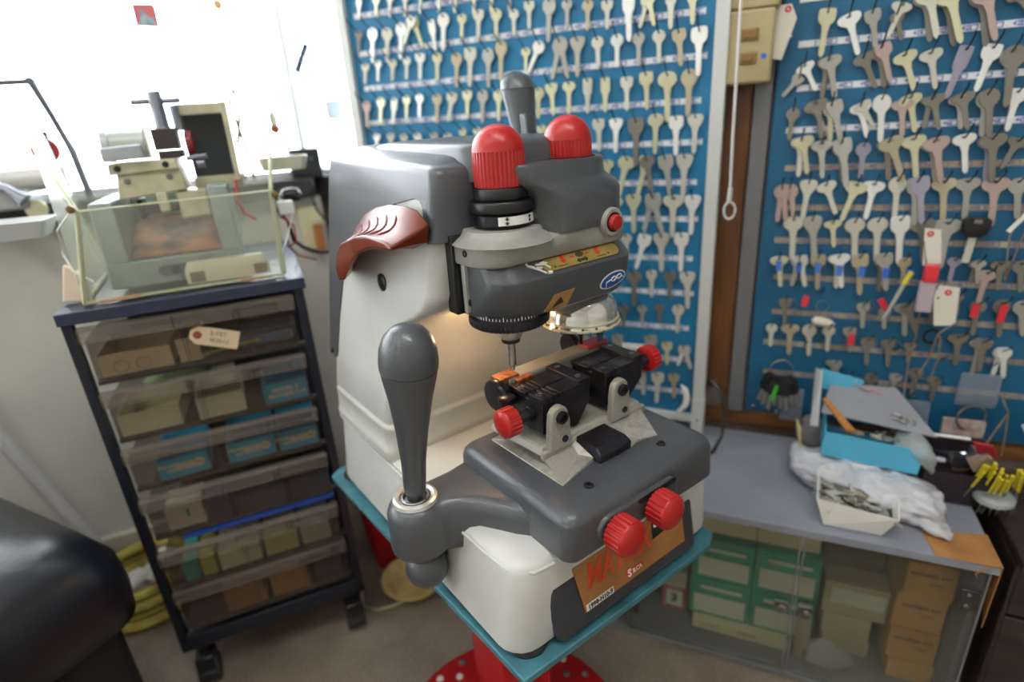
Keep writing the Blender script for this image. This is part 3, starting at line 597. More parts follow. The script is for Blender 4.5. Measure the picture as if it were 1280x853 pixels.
# blue oval goggles sign and tan arrow sticker on the front face
def face_pts(pts, c, rot=0): return [(c[0] + u * math.cos(rot) - v * math.sin(rot), c[1] + u * math.sin(rot) + v * math.cos(rot)) for u, v in pts]
def fy(z): return .0775 + (.3200 - z) * .083 if z > .308 else .0785 + (.308 - z) * .1875 if z > .300 else .0800 + (.300 - z) * .333
def face_st(pts, lift, name, m, dx=0):
    b = MB(); b.loft([[Vector((u, fy(z) - lift, z)) for u, z in pts], [Vector((u, fy(z) + .0006, z)) for u, z in pts]]); return b.obj(name, m, HD, smooth=False)
ell = lambda a_, b_, n=26: [(a_ * math.cos(2*PI*k/n), b_ * math.sin(2*PI*k/n)) for k in range(n)]
OC = (.1955, .2995)
face_st(face_pts(ell(.0165, .0084), OC, .16), .0006, 'sign_rim', MATS['white print']); face_st(face_pts(ell(.0152, .0072), OC, .16), .0009, 'goggles_sign', mat('sign blue', '#1d4f9e', .35))
def fline(pts, r=.0005):
    b = MB(); b.tube([Vector((u, fy(z) - .0011, z)) for u, z in face_pts(pts, OC, .16)], r, 5); b.obj('goggles_line', MATS['white print'], HD)
fline([(x + .0005, y + .0012) for x, y in ell(.003, .0022, 12)] + [(.0035, .0012)], .0006); fline([(x + .0075, y + .0012) for x, y in ell(.003, .0022, 12)] + [(.0105, .0012)], .0006)
fline([(-.0025, .0015), (-.009, .0005), (-.0085, -.0062)]); fline([(.0105, .0012), (.0125, -.001)])
b = MB(); b.loft([[Vector((u, fy(z) - .0006, z)) for u, z in ((.112, .2870), (.139, .2870), (.146, .3030), (.121, .3020))], [Vector((u, fy(z) + .004, z)) for u, z in ((.112, .2870), (.139, .2870), (.146, .3030), (.121, .3020))]]); b.obj('arrow_sticker', mat('tan sticker', '#a27a45', .4), HD, smooth=False)
b = MB(); b.loft([[Vector((u, fy(z) - .0010, z)) for u, z in ((.121, .2890), (.134, .2920), (.129, .2980))], [Vector((u, fy(z) + .001, z)) for u, z in ((.121, .2890), (.134, .2920), (.129, .2980))]]); b.obj('arrow_print', MATS['black print'], HD, smooth=False)

# silver casting on the head
b = MB()
def cst(z, k): return rrect(.057 + k, .2365 - k, .0855 + k, .155, (.026 - k, .034 - k, .004, .004), z, 8)
b.loft([cst(.3330, .004), cst(.3340, .0012), cst(.3355, 0), cst(.3500, 0), cst(.3535, .0015), cst(.3550, .005)])
b.lathe([(.046, .351), (.0395, .3555), (.0355, .358), (.0345, .3605), (.0335, .3620), (.020, .3622)], (.098, .119, 0), 'z', 48)
CS = b.obj('head_casting', CAST, K, ang=45)
b = MB(); b.lathe([(.0030, 0), (.0030, -.001), (.0016, -.001), (.0016, .001)], (.0572, .118, .3450), Matrix(((0,0,1),(1,0,0),(0,1,0))), 16); b.obj('side_hole', SOCK, CS)
b = MB(); b.lathe([(.0135, .012), (.0135, -.0025), (.012, -.0045), (.0092, -.0045), (.0088, -.002)], (.1965, .084, .3540), Matrix(((1,0,0),(0,0,1),(0,-1,0))), 32); b.obj('button_lug', CAST, CS)
b = MB(); b.lathe([(.0088, -.002), (.0088, -.0046), (.0078, -.0047)], (.1965, .084, .3540), Matrix(((1,0,0),(0,0,1),(0,-1,0))), 28); b.obj('button_ring', SOCK, CS)
b = MB(); b.lathe([(.0072, .002), (.0072, -.0075), (.0062, -.0090), (.002, -.0095)], (.1965, .084, .3540), Matrix(((1,0,0),(0,0,1),(0,-1,0))), 28); b.obj('red_button', RED, CS)

# spindle stack and red caps
SPX, SPY = .100, .120
b = MB(); b.lathe([(.022, .3615), (.022, .3655)], (SPX, SPY, 0), 'z', 40); b.obj('stack_neck', SOCK, K)
b = MB(); b.lathe([(.0255, .364), (.0268, .3655), (.0262, .3735), (.0245, .3750)], (SPX, SPY, 0), 'z', 48); SK = b.obj('index_collar', BLKMETAL, K)
b = MB(); R_ = [[Vector((SPX + r_ * math.cos(rad(a)), SPY + r_ * math.sin(rad(a)), z)) for a in range(-134, -36, 4)] for r_, z in ((.02695, .3660), (.02655, .3732))]
b.loft(R_, False, False, closed=False); o = b.obj('index_label', MATS['white print'], SK)
for a, sc in ((-118, 1), (-68, .9)):
    for s_ in (1, -1):
        b = MB(); c_ = Vector((SPX + .02705 * math.cos(rad(a)), SPY + .02705 * math.sin(rad(a)), .3697)); t_ = Vector((-math.sin(rad(a)), math.cos(rad(a)), 0)); n_o = Vector((math.cos(rad(a)), math.sin(rad(a)), 0)) * .0002
        P_ = [c_ + t_ * (u * sc) + Vector((0, 0, v * s_ * sc)) + n_o for u, v in ((-.0008, .0032), (.0008, .0032), (.0008, .0020), (.0022, .0020), (0, .0003), (-.0022, .0020), (-.0008, .0020))]
        b.loft([P_, [p - n_o * 3 for p in P_]]); b.obj('index_arrow', DGREEN, SK, smooth=False)
b = MB(); b.lathe([(.0255, .3750), (.0278, .3762), (.0282, .3780), (.0282, .3835), (.0272, .3848), (.0235, .3852)], (SPX, SPY, 0), 'z', 48); b.obj('lock_collar', BLACK, K)
b = MB(); b.lathe([(.0215, .3852), (.0232, .3862), (.0236, .3875), (.0236, .3938), (.0226, .3955), (.020, .396)], (SPX, SPY, 0), 'z', 48); b.obj('upper_collar', BLACK, K)
def cap(cx, cy, z0, zc, r, name='red_cap'):
    b = MB(); prof = [(r * .94, z0 - .0002), (r * .985, z0), (r * 1.0, (z0 + zc) / 2), (r * .99, zc), (r * .985, zc + .0002)]
    for k in range(1, 10):
        a = PI / 2 * k / 9; prof.append((max(r * .985 * math.cos(a), 1e-5), zc + .0213 * math.sin(a)))
    b.lathe(prof, (cx, cy, 0), 'z', n=4 * 38, ribs={0, 1, 2, 3}, amp=.045); return b.obj(name, RED, K, ang=50)
cap(SPX, SPY, .3962, .4243, .0225); cap(.180, .122, .4120, .4275, .0222)

# feed lever at the back right
b = MB(); A_ = Vector((.245, .262, .405)); T_ = Vector((.2485, .282, .4965)); d_ = (T_ - A_)
b.loft([[A_ + d_ * t + Vector((r_ * math.cos(2*PI*k/24), r_ * math.sin(2*PI*k/24), 0)) for k in range(24)] for t, r_ in ((0, .0150), (.35, .0150), (.62, .0175), (.80, .0200), (.805, .0192), (.81, .0202), (.90, .0190), (.96, .0145), (1.0, .008), (1.015, .002))])
LV = b.obj('feed_lever', GREY, K)
b = MB(); P0 = A_ + d_ * .05 + Vector((-.008, -.017, 0)); P1 = A_ + d_ * .52 + Vector((-.008, -.019, 0))
b.loft([[p + Vector((u * .0062, v * .006, 0)) for u, v in ((-1, -1), (1, -1), (1, 1), (-1, 1))] for p in (P0, P1)]); b.obj('lever_trigger', GREY, LV, bevel=.002)

# scale dial, chuck and cutter under the head
b = MB(); b.lathe([(.020, .290), (.0330, .2885), (.0335, .2835)], (SPX, SPY, 0), 'z', 64); DL = b.obj('scale_dial', BLACK, K)
b = MB(); b.lathe([(.0335, .2838), (.0372, .2825), (.0378, .2800), (.0375, .2755), (.0350, .2735), (.012, .2730)], (SPX, SPY, 0), 'z', 240, ribs={2, 3}, amp=.018); b.obj('dial_rim', BLKMETAL, DL)
for i in range(64):
    a = 2 * PI * i / 64; L_k = .0036 if i % 5 == 0 else .0022
    b = MB(); c_ = lambda r_, z_: Vector((SPX + r_ * math.cos(a), SPY + r_ * math.sin(a), z_)); t_ = Vector((-math.sin(a), math.cos(a), 0)) * .00028
    b.loft([[c_(.0338, .2841) - t_, c_(.0338, .2841) + t_, c_(.0338, .2841 + L_k) + t_, c_(.0338, .2841 + L_k) - t_], [c_(.0328, .2841) - t_, c_(.0328, .2841) + t_, c_(.0328, .2841 + L_k) + t_, c_(.0328, .2841 + L_k) - t_]]); b.obj('scale_mark', MATS['white print'], DL, smooth=False)
b = MB(); b.lathe([(.0135, .2735), (.0135, .2680), (.0122, .2665), (.0122, .2600), (.0100, .2575), (.0080, .2560)], (SPX, SPY, 0), 'z', 40, ribs={0, 1, 2, 3}, amp=.06); b.obj('chuck', mat('satin chuck steel', '#c2bfb6', .4, .6), K)
b = MB(); b.lathe([(.0092, .2562), (.0088, .2530), (.0050, .2525)], (SPX, SPY, 0), 'z', 24); b.obj('chuck_nut', BLACK, K)
b = MB(); b.lathe([(.0038, .2580), (.0038, .2290), (.0022, .2275), (.0022, .2235), (.0008, .2225)], (SPX, SPY, 0), 'z', 20); b.obj('cutter', STEEL, K)
b = MB(); pts = [Vector((.0745 + .012 * math.sin(t * 2.2), .108 - .004 * t, .279 - .013 * t + .004 * math.cos(t * 5))) for t in [k / 8 for k in range(14)]]
b.tube(pts, .0002, 4); b.obj('loose_wire', mat('copper wire', '#a5704a', .4, .5), K)
# transparent ring light round the tracer
RX, RY = .191, .121
b = MB(); b.lathe([(.0385, .2490), (.0400, .2500), (.0400, .2520), (.0380, .2540), (.0378, .2600), (.0365, .2680), (.0330, .2750), (.0290, .2790), (.0240, .2800), (.0235, .2865)], (RX, RY, 0), 'z', 56)
LGT = mat('mirror glazed lamp shade', '#e4e3de', .12, .75, '#b9b6ac', 40, lo=.4, hi=.7, stretch=(1, 1, 4)); RLt = b.obj('lamp_shade', LGT, K, ang=70)
b = MB(); b.tube(ring_pts((RX, RY, .2508), .0400, 56, 0), .0016, 8, closed=True); b.tube(ring_pts((RX, RY, .2555), .0384, 56, 0), .0011, 8, closed=True); b.obj('shade_rim', clear('rim plastic', '#efe4c0', .55, .1), RLt)
BRASS = mat('brass beads', '#7c6a3e', .3, .7)
for i in range(36):
    a = 2 * PI * i / 36; zz = (.2500, .2535)[i % 2]; rr = (.0413, .0398)[i % 2]
    b = MB(); b.lathe([(.0013, 0), (.0011, .0010), (.0003, .0011)], (RX + rr * math.cos(a), RY + rr * math.sin(a), zz), Matrix.Rotation(a, 3, 'Z') @ Matrix(((0,0,1),(1,0,0),(0,1,0))), 8); b.obj('lamp_bead', BRASS, RLt)
b = MB(); b.lathe([(.010, .286), (.010, .252), (.0045, .248), (.0045, .236), (.0022, .232), (.0022, .2235), (.0008, .2225)], (RX, RY, 0), 'z', 20); b.obj('tracer', BLKMETAL, K)
b = MB(); b.lathe([(.0035, .2445), (.003, .2365)], (RX - .004, RY - .032, 0), 'z', 10); b.obj('tracer_pin', mat('indigo plastic', '#3b4371', .4), K)
# work lamp inside the head, lighting the undercut
l = bpy.data.lights.new('work_lamp_bulb', 'POINT'); l.energy = .32; l.color = (1, .62, .32); l.shadow_soft_size = .008
lo_ = bpy.data.objects.new('work_lamp_bulb', l); COL.objects.link(lo_); lo_.parent = K; lo_.location = (.104, .170, .270)
b = MB(); b.lathe([(.006, .287), (.006, .276), (.010, .272), (.0095, .271)], (.104, .170, 0), 'z', 20); b.obj('lamp_socket', CAST, K)

# brown side handle: a scoop that springs from the flank and rolls out to a lip
FLK = [(.349, .300), (.3515, .3168), (.3219, .3348), (.298, .353), (.2717, .3683), (.24, .378), (.2093, .3831), (.18, .384), (.1575, .3818), (.1385, .3716), (.1425, .3556), (.17, .346), (.21, .342), (.2685, .3373), (.305, .318), (.329, .2988)]
LIP = [(.272, .306), (.276, .320), (.266, .336), (.250, .347), (.230, .353), (.212, .358), (.19, .3615), (.17, .362), (.15, .361), (.138, .358), (.140, .3545), (.155, .354), (.18, .3515), (.21, .343), (.232, .329), (.256, .309)]
def hpt(i, t):
    (a_, b_), (c_, d_) = FLK[i], LIP[i]; dip = -.0075 * math.sin(PI * t) * (1 if 2 <= i <= 8 else 0) * math.sin(PI * (i - 1) / 8)
    return Vector((.038 - .038 * t, a_ + (c_ - a_) * t, b_ + (d_ - b_) * t + dip))
b = MB(); b.loft([[hpt(i, t) for i in range(16)] for t in (0, .12, .28, .45, .62, .80, .93, 1.0)])
HDL = b.obj('side_handle', BROWN, K, bevel=.0022, seg=3, ang=75)
for j in range(7):
    u = 2.7 + j * .72; i0 = int(u); f_ = u - i0; b = MB(); pts = []
    for k in range(9):
        t = .22 + .62 * k / 8; q = u + .45 * math.sin(PI * k / 8) - .2; i0 = int(q); f_ = q - i0
        pts.append(hpt(i0, t).lerp(hpt(i0 + 1, t), f_) + Vector((0, 0, .0002)))
    b.tube(pts, [.0002] + [.0011] * 7 + [.0002], 6); b.obj('grip_rib', BROWN, HDL)
b = MB(); b.lathe([(.0055, .006), (.0055, -.0008), (.004, -.0012)], (.0165, .3095, .3130), Matrix(((0,0,1),(1,0,0),(0,1,0))), 20); b.obj('handle_bolt', SOCK, HDL)

# carriage cover with its arm
b = MB()
def cov(z, k, r=.012): return rrect(.050 + k, .250 - k, -.010 + k, .158 - k, (r, r, r, r), z, 5)
b.loft([cov(.102, .0005), cov(.104, 0), cov(.134, .001), cov(.1395, .0025), cov(.1435, .006), cov(.1455, .011), cov(.1462, .018)])
CV = b.obj('carriage_cover', GREY, K, ang=60)
arm = []
hub = (-.0155, .128)
# plan outline of the arm, from the block round the hub and back
ca = [(.090, .022), (.056, .034), (.042, .052), (.033, .068), (.024, .083), (.012, .094), (.002, .0995)]
for a in range(-62, -250, -12): ca.append((hub[0] + .0285 * math.cos(rad(a)), hub[1] + .0285 * math.sin(rad(a))))
ca += [(-.006, .155), (.006, .1525), (.030, .1525), (.090, .156)]
b = MB()
cxa, cya = .02, .125
def armr(z, k):
    out = []
    n = len(ca)
    for i in range(n):
        p0, p1, p2 = Vector(ca[i-1]), Vector(ca[i]), Vector(ca[(i+1) % n]); t = (p2 - p0).normalized(); nrm = Vector((t.y, -t.x))
        q = p1 + nrm * k * (1); out.append(Vector((q.x, q.y, z)))
    return out
b.loft([armr(.0755, .003), armr(.0770, .0005), armr(.082, 0), armr(.116, .0008), armr(.1225, .0035), armr(.1265, .008), armr(.128, .012)])
b.obj('carriage_arm', GREY, K, ang=60)
for (x, y) in ((.0975, .0155), (.196, .0165)):
    b = MB(); b.lathe([(.0045, 0), (.0045, .0012), (.0035, .0026), (.0018, .0026), (.0016, .0012)], (x, y, .1455), 'z', 16); b.obj('screw', BLKMETAL, CV)
# recess with slot behind the front knobs
b = MB(); b.prism(stad(.082, .186, .1045, .1325, 8), 'xz', -.0128, -.004); b.obj('knob_pad', GREY, CV, bevel=.003, seg=3)
b = MB(); b.prism(stad(.130, .182, .1255, .1305, 8), 'xz', -.0134, -.012); b.obj('slot', SOCK, CV)
for (x, z) in ((.1000, .1165), (.1525, .1160)):
    b = MB(); b.lathe([(.0115, 0), (.0115, -.004), (.008, -.004)], (x, -.0115, z), Matrix(((1,0,0),(0,0,1),(0,-1,0))) , 28); b.obj('knob_seat', BLACK, CV)
    mk = MB(); ribbed_knob(mk, (x, -.0145, z), Matrix(((1,0,0),(0,0,-1),(0,1,0))), .0168, .0170, .0060, n=22, amp=.075); mk.obj('front_knob', RED, K, ang=45)

# lever with ring, neck and ball
LX, LY = hub
b = MB(); b.lathe([(.0215, .127), (.0205, .1300), (.0180, .1310), (.0150, .1300), (.0140, .1275), (.0100, .1270)], (LX, LY, 0), 'z', 48); JR = b.obj('lever_ring', mat('brushed aluminium', '#cfcdc7', .3, .6), K)
b = MB(); b.tube(ring_pts((LX, LY, .1297), .0120, 28, 0), .0012, 6, closed=True); b.obj('ring_spring', STEEL, JR)
top = Vector((-.0075, .1150, .2830)); bot = Vector((LX + .0005, LY + .0005, .128)); d_ = top - bot
M_ = d_.to_track_quat('Z', 'Y').to_matrix(); Ln = d_.length
b = MB(); b.lathe([(.0075, -.004), (.0075, .008), (.0100, .0085), (.0102, .014), (.0112, .040), (.0142, .072), (.0190, .106), (.0228, .125), (.0240, .1330), (.0234, .1335), (.0246, .1343), (.0250, .1410), (.0238, .1525), (.0200, .1625), (.0135, .1695), (.006, .1728), (.0005, .1735)], bot, M_, 48); b.obj('control_lever', GREY, K, ang=35)
b = MB(); b.lathe([(.0075, .128), (.0075, .123)], (LX, LY, 0), 'z', 20); b.obj('lever_root', BLACK, K)
b = MB(); prof = [(.0150, .080), (.0150, .062), (.0152, .059)] + [(.0212 * math.sin(rad(a)), .0440 + .0212 * math.cos(rad(a))) for a in range(44, 180, 10)] + [(.0005, .0228)]
b.lathe(prof, (LX + .003, LY + .003, 0), 'z', 40); b.obj('lower_ball', GREY, K, ang=35)

# carriage plates
b = MB(); b.loft([[Vector(p) for p in ((.079, .136, .1455), (.0805, .030, .1455), (.128, .040, .1455), (.128, .066, .1455), (.168, .066, .1455), (.168, .038, .1455), (.206, .029, .1455), (.224, .070, .1455), (.226, .140, .1455))],
    [Vector(p) for p in ((.079, .136, .1475), (.0805, .030, .1470), (.128, .040, .1500), (.128, .066, .158), (.168, .066, .158), (.168, .038, .1500), (.206, .029, .1470), (.224, .070, .158), (.226, .140, .158))]])
b.obj('chip_guard', mat('satin steel plate', '#c3c0b6', .35, .5, '#a9a598', 120), K, smooth=False, bevel=.0005)
b = MB(); b.loft([[Vector((x, y, .156)) for x, y in ((.086, .066), (.226, .066), (.226, .142), (.080, .142))], [Vector((x, y, .164)) for x, y in ((.090, .070), (.224, .070), (.224, .140), (.086, .140))]]); 
b.box(.088, .228, .064, .070, .150, .160)
BR = b.obj('vise_bed', SPECK, K, bevel=.002)
for x0, sgn in ((.1235, -1), (.1235, 1)): pass
# sloping aprons left and right of the black block
for (xa, xb) in ((.0815, .128), (.170, .2085)):
    b = MB(); b.loft([[Vector((xa, .031, .1472)), Vector((xb, .040, .1490)), Vector((xb, .041, .1470)), Vector((xa, .032, .1462))], [Vector((xa + .006, .050, .1485)), Vector((xb, .054, .1500)), Vector((xb, .054, .149)), Vector((xa + .006, .050, .148))], [Vector((xa + .008, .065, .1530)), Vector((xb + .003, .065, .1550)), Vector((xb + .003, .066, .150)), Vector((xa + .008, .066, .150))]])
    b.obj('apron', SPECK, K, ang=60)
b = MB(); b.loft([rrect(.128, .170, .031, .066, .001, z, 2) if z < .155 else rrect(.130, .168, .038, .066, .001, z, 2) for z in (.1468, .1545, .1600)]); BB = b.obj('stop_block', BLKMETAL, K, bevel=.0008)
b = MB(); b.lathe([(.0036, 0), (.0036, -.0006), (.0022, -.0006), (.0022, .001)], (.151, .0308, .1508), Matrix(((1,0,0),(0,0,1),(0,-1,0))), 14); b.obj('screw', SOCK, BB)
for cx in (.1085, .1895):
    b = MB(); P_ = [(cx - .0140, .158), (cx + .0140, .158), (cx + .0125, .168), (cx + .0115, .186)]
    for a in range(0, 181, 20): P_.append((cx - .001 + .0105 * math.cos(rad(a)), .192 + .0105 * math.sin(rad(a))))
    P_ += [(cx - .0125, .186), (cx - .0135, .168)]
    b.prism(P_, 'xz', .0615, .0695); E_ = b.obj('vise_bracket', SPECK, K, bevel=.0018, seg=3)
    b = MB(); b.lathe([(.0062, 0), (.0062, -.0035), (.0052, -.0042), (.0040, -.0042), (.0036, -.002)], (cx, .0618, .1915), Matrix(((1,0,0),(0,0,1),(0,-1,0))), 24); b.obj('pivot_bolt', BLKMETAL, E_)
    b = MB(); b.lathe([(.0036, 0), (.0034, -.0014), (.0020, -.0014)], (cx + .004, .0618, .1675), Matrix(((1,0,0),(0,0,1),(0,-1,0))), 18); b.obj('lower_bolt', BLKMETAL, E_)
def vise(x0, x1, side):
    V = MB()
    prof = [(x0, .172), (x1 - .016 if side < 0 else x1 - .022, .166), (x1, .187), (x1, .2035), (x0, .2035)] if 1 else 0
    V.prism(prof, 'xz', .0735, .1215); v = V.obj('vise_body', BLKMETAL, K, bevel=.0009)
    n = 3
    b = MB(); s = (x1 - x0)
    # split upper jaws: front and back plates, each with three slots
    for (ya, yb_, zz) in ((.0725, .0925, .2095), (.0975, .1225, .2075)):
        xx = x0 - .001
        for wdt in (.0075, .0045, .0045, s - .0285):
            b.box(xx, xx + wdt, ya, yb_, .2030, zz); xx += wdt + .0016
    b.box(x1 - .014, x1 + .001, .0735, .122, .2025, .2125)
    j = b.obj('jaw_plate', BLKMETAL, v, bevel=.0006)
    for (sx, sy, sz) in ((x0 + .004, .0825, .2095), (x0 + .004, .110, .2075), (x1 - .006, .083, .2125), (x1 - .006, .113, .2125)):
        b = MB(); b.lathe([(.0030, 0), (.0029, .0006), (.0017, .0006), (.0015, 0)], (sx, sy, sz), 'z', 16); b.obj('screw', DSTEEL, v)
    return v
V1 = vise(.0965, .1565, -1); V2 = vise(.1785, .2330, 1)
def side_knob(x, y, z, d, r, h, v):
    A3 = Matrix(((0,0,d),(1,0,0),(0,1,0)))
    b = MB(); b.lathe([(.0068, -.028), (.0068, .004)], (x, y, z), A3, 24); b.tube(ring_pts((x - d * .018, y, z), .0070, 20, 0) if 0 else [Vector((x - d * .016, y + .0072 * math.cos(t), z + .0072 * math.sin(t))) for t in [2*PI*k/20 for k in range(20)]], .0007, 5, closed=True); b.obj('clamp_shaft', BLKMETAL, v)
    mk = MB(); ribbed_knob(mk, (x, y, z), A3, r, h, .0055, n=20, amp=.085); mk.obj('clamp_knob', RED, v, ang=45)
side_knob(.0760, .0900, .1900, -1, .0142, .0125, V1)
side_knob(.2440, .0800, .2010, 1, .0140, .0110, V2)
b = MB(); b.lathe([(.0150, -.005), (.0165, -.003), (.0165, .003), (.0150, .005)], (.0870, .1310, .1970), Matrix(((0,0,1),(1,0,0),(0,1,0))), 32); b.obj('ratchet_wheel', BLKMETAL, K)
b = MB(); b.lathe([(.0130, -.004), (.0140, -.002), (.0140, .002), (.0130, .004)], (.207, .1550, .2080), Matrix(((0,0,1),(1,0,0),(0,1,0))), 32); b.obj('ratchet_wheel', BLKMETAL, K)
b = MB(); b.box(.094, .230, .128, .150, .160, .204); b.box(.098, .222, .124, .146, .196, .2115); b.obj('back_bar', CAST, K, bevel=.003, seg=3)
b = MB(); b.box(.205, .236, .124, .142, .2085, .2150); b.obj('red_stop', mat('dull red paint', '#9c2f2c', .45), K, bevel=.002)
b = MB(); b.box(.088, .112, .126, .142, .2060, .2135); b.box(.104, .124, .118, .128, .2050, .2110); b.obj('copper_shim', mat('copper swarf', '#a8683f', .5, .4, '#7a3f28', 200), K, bevel=.001)
b = MB(); b.lathe([(.0085, 0), (.0085, .005), (.007, .006)], (.0845, .112, .1975), 'z', 18); b.obj('front_pin', BLKMETAL, K)

# ------------------------------------------------------------------ drawer cart
NAVY = mat('navy black steel', '#151926', .4, .1, bump=.1, bscale=400)
SMOKE = clear('smoky drawer plastic', '#8f8173', .09, .12, .25); SMOKEL = clear('smoky drawer lip', '#988d82', .26, .18, .35)  # lip is a paler, denser copy: reflections put into its colour
CT = root('drawer_cart', 'navy steel cart on castors with six smoky see-through drawers', 'cart', CO, CA)
W_, D_ = .277, .33
b = MB(); b.prism([(-.008, -.004), (W_ + .010, -.004), (W_ + .010, D_), (-.008, D_)], 'xy', .643, .659); b.obj('top_panel', mat('worn navy top', '#2a3148', .28, .1, '#59607a', 6, lo=.55, hi=.8), CT, bevel=.001)
for x in (-.006, W_ - .006):
    b = MB(); b.box(x, x + .012, 0, .014, .085, .643); b.obj('post', NAVY, CT, bevel=.001)
    b = MB(); b.box(x, x + .012, D_ - .016, D_ - .002, .085, .643); b.obj('post', NAVY, CT, bevel=.001)
    b = MB(); b.box(x, x + .004, .014, D_ - .016, .085, .100); b.box(x, x + .004, .014, D_ - .016, .2, .63) if 0 else None
    b.obj('side_rail', NAVY, CT)
b = MB(); b.box(-.006, W_ + .006, .0, .012, .085, .112); b.box(.006, W_ - .006, .012, D_ - .016, .088, .092); b.box(-.006, W_ + .006, D_ - .014, D_ - .002, .085, .112); b.obj('bottom_frame', NAVY, CT, bevel=.001)
b = MB(); b.box(.006, W_ - .006, D_ - .02, D_ - .016, .112, .643); b.obj('back_panel', NAVY, CT)
RUN = mat('brown drawer runner', '#3d3732', .6)
tops = [(.637, .560), (.546, .470), (.458, .388), (.376, .300), (.284, .207), (.206, .122)]
DR = []
for i, (zt, zb) in enumerate(tops):
    out = -.006 if i in (4,) else 0
    x0, x1 = .009, W_ - .010
    b = MB(); y0 = out
    b.box(x0 + .003, x1 - .003, y0 + .002, y0 + .0045, zb, zt - .020)           # see-through front
    b.box(x0 + .003, x0 + .0055, y0 + .006, D_ - .04, zb, zt - .018); b.box(x1 - .0055, x1 - .003, y0 + .006, D_ - .04, zb, zt - .018)
    b.box(x0 + .0055, x1 - .0055, y0 + .006, D_ - .04, zb, zb + .0025)
    d = b.obj('drawer', SMOKE, CT, bevel=.0006, smooth=False); DR.append(d)
    lp_ = MB(); lp_.box(x0, x1, y0 - .008, y0 + .006, zt - .0035, zt); lp_.box(x0, x1, y0 - .008, y0 - .0055, zt - .020, zt - .0035); lp_.obj('drawer_lip', SMOKEL, d, bevel=.0006, smooth=False)
    hb = MB(); hx0, hx1 = x1 - .080, x1 - .022
    for q in ((hx0, hx1, zt - .0065, zt - .0055), (hx0, hx1, zt - .0185, zt - .0175)): hb.box(q[0], q[1], y0 - .0095, y0 - .008, q[2], q[3])
    hb.box(hx0, hx0 + .001, y0 - .0095, y0 - .008, zt - .0185, zt - .0055); hb.box(hx1 - .001, hx1, y0 - .0095, y0 - .008, zt - .0185, zt - .0055)
    hb.obj('handle_recess', mat('smoky moulding', '#4f463f', .3), d, smooth=False)
    for xx in (.115, .195):
        c = MB(); c.box(xx, xx + .001, y0 - .009, y0 - .0078, zt - .019, zt - .001); c.box(xx + .004, xx + .0048, y0 + .001, y0 + .0022, zb, zt - .02); c.box(xx + .008, xx + .0088, y0 + .001, y0 + .0022, zb, zt - .02)
        c.obj('divider_seam', mat('dark seam', '#2a2420', .4), d, smooth=False)
    r_ = MB(); r_.box(.006, W_ - .006, .020, .030, zb - .010, zb - .004); r_.obj('runner', RUN, CT, smooth=False)
for (x, y) in ((.018, .02), (W_ - .018, .02), (.018, D_ - .02), (W_ - .018, D_ - .02)):
    c = MB(); c.lathe([(.010, .085), (.010, .060), (.006, .055)], (x, y, 0), 'z', 16)
    c.loft([[Vector((x + s_ * .014, y + u, z)) for u, z in ((-.020, .060), (.012, .066), (.020, .045), (.012, .026), (-.016, .020), (-.024, .040))] for s_ in (-1, 1)]); co = c.obj('castor', BLACK, CT, bevel=.002)
    c = MB(); c.lathe([(.006, -.0165), (.021, -.0155), (.022, -.012), (.022, .012), (.021, .0155), (.006, .0165)], (x, y - .003, .0222), 'x', 28); c.obj('wheel', mat('grey rubber', '#26272b', .5), co)
# what lies in the drawers
def L2W(x, y, z): return CO + Matrix.Rotation(CA, 3, 'Z') @ Vector((x, y, z))
def in_cart(o, x, y, z, rz=0): o.location = L2W(x, y, z); o.rotation_euler = (0, 0, CA + rz); return o
def carton(name, w, d, h, m, openc=True, t=.0012, inner=None):
    b = MB()
    b.use(m)
    if openc:
        b.box(-w/2, w/2, -d/2, -d/2 + t, 0, h); b.box(-w/2, w/2, d/2 - t, d/2, 0, h); b.box(-w/2, -w/2 + t, -d/2, d/2, 0, h); b.box(w/2 - t, w/2, -d/2, d/2, 0, h); b.box(-w/2, w/2, -d/2, d/2, 0, t)
    else: b.box(-w/2, w/2, -d/2, d/2, 0, h)
    return b.obj(name, smooth=False, bevel=.0006)
CARD = mat('buff card', '#d8c09c', .8); CREAMC = mat('cream card', '#ddd5b4', .8); AQUA = mat('aqua blue card', '#46aed0', .6); TANP = mat('pale lettering', '#efdfc0', .7)
z0 = tops[0][1] + .003
o = in_cart(carton('card_tray', .085, .10, .030, CARD), .058, .062, z0); tag(o, 'buff card tray with two printed rings in top drawer', 'box')
for k in (-.018, .008):
    b = MB(); b.tube([(k + .009 * math.cos(t), -.0508, .011 + .008 * math.sin(t)) for t in [2*PI*i/16 for i in range(16)]], .0005, 5, closed=True); b.obj('printed_ring', mat('brown print', '#7d6552', .7), o)
o = in_cart(carton('card_tray', .028, .08, .034, CARD), .122, .052, z0); tag(o, 'narrow buff tray at middle of top drawer', 'box')
b = MB(); b.use(mat('dark blue tool grip', '#22344c', .5)).box(-.04, .04, -.02, .03, 0, .022); b.use(mat('grey blue cloth', '#6d7d93', .8)).box(-.04, .035, -.03, -.021, 0, .016); tag(in_cart(b.obj('tool_case', bevel=.004), .222, .055, z0), 'blue-grey tool pouch at right end of top drawer', 'pouch')
b = MB(); b.tube([(-.03, 0, .004), (.045, .002, .011)], .0022, 8); tag(in_cart(b.obj('pencil', mat('yellow paint', '#b9b43a', .5)), .165, .018, z0), 'yellow pencil lying in top drawer', 'pencil')
b = MB(); b.tube(ring_pts((0, 0, .010), .008, 20, PI/2), .0010, 6, closed=True); tag(in_cart(b.obj('brass_ring', mat('greenish brass', '#8e8a4e', .4, .5)), .140, .014, z0), 'thin greenish ring beside pencil in top drawer', 'ring')
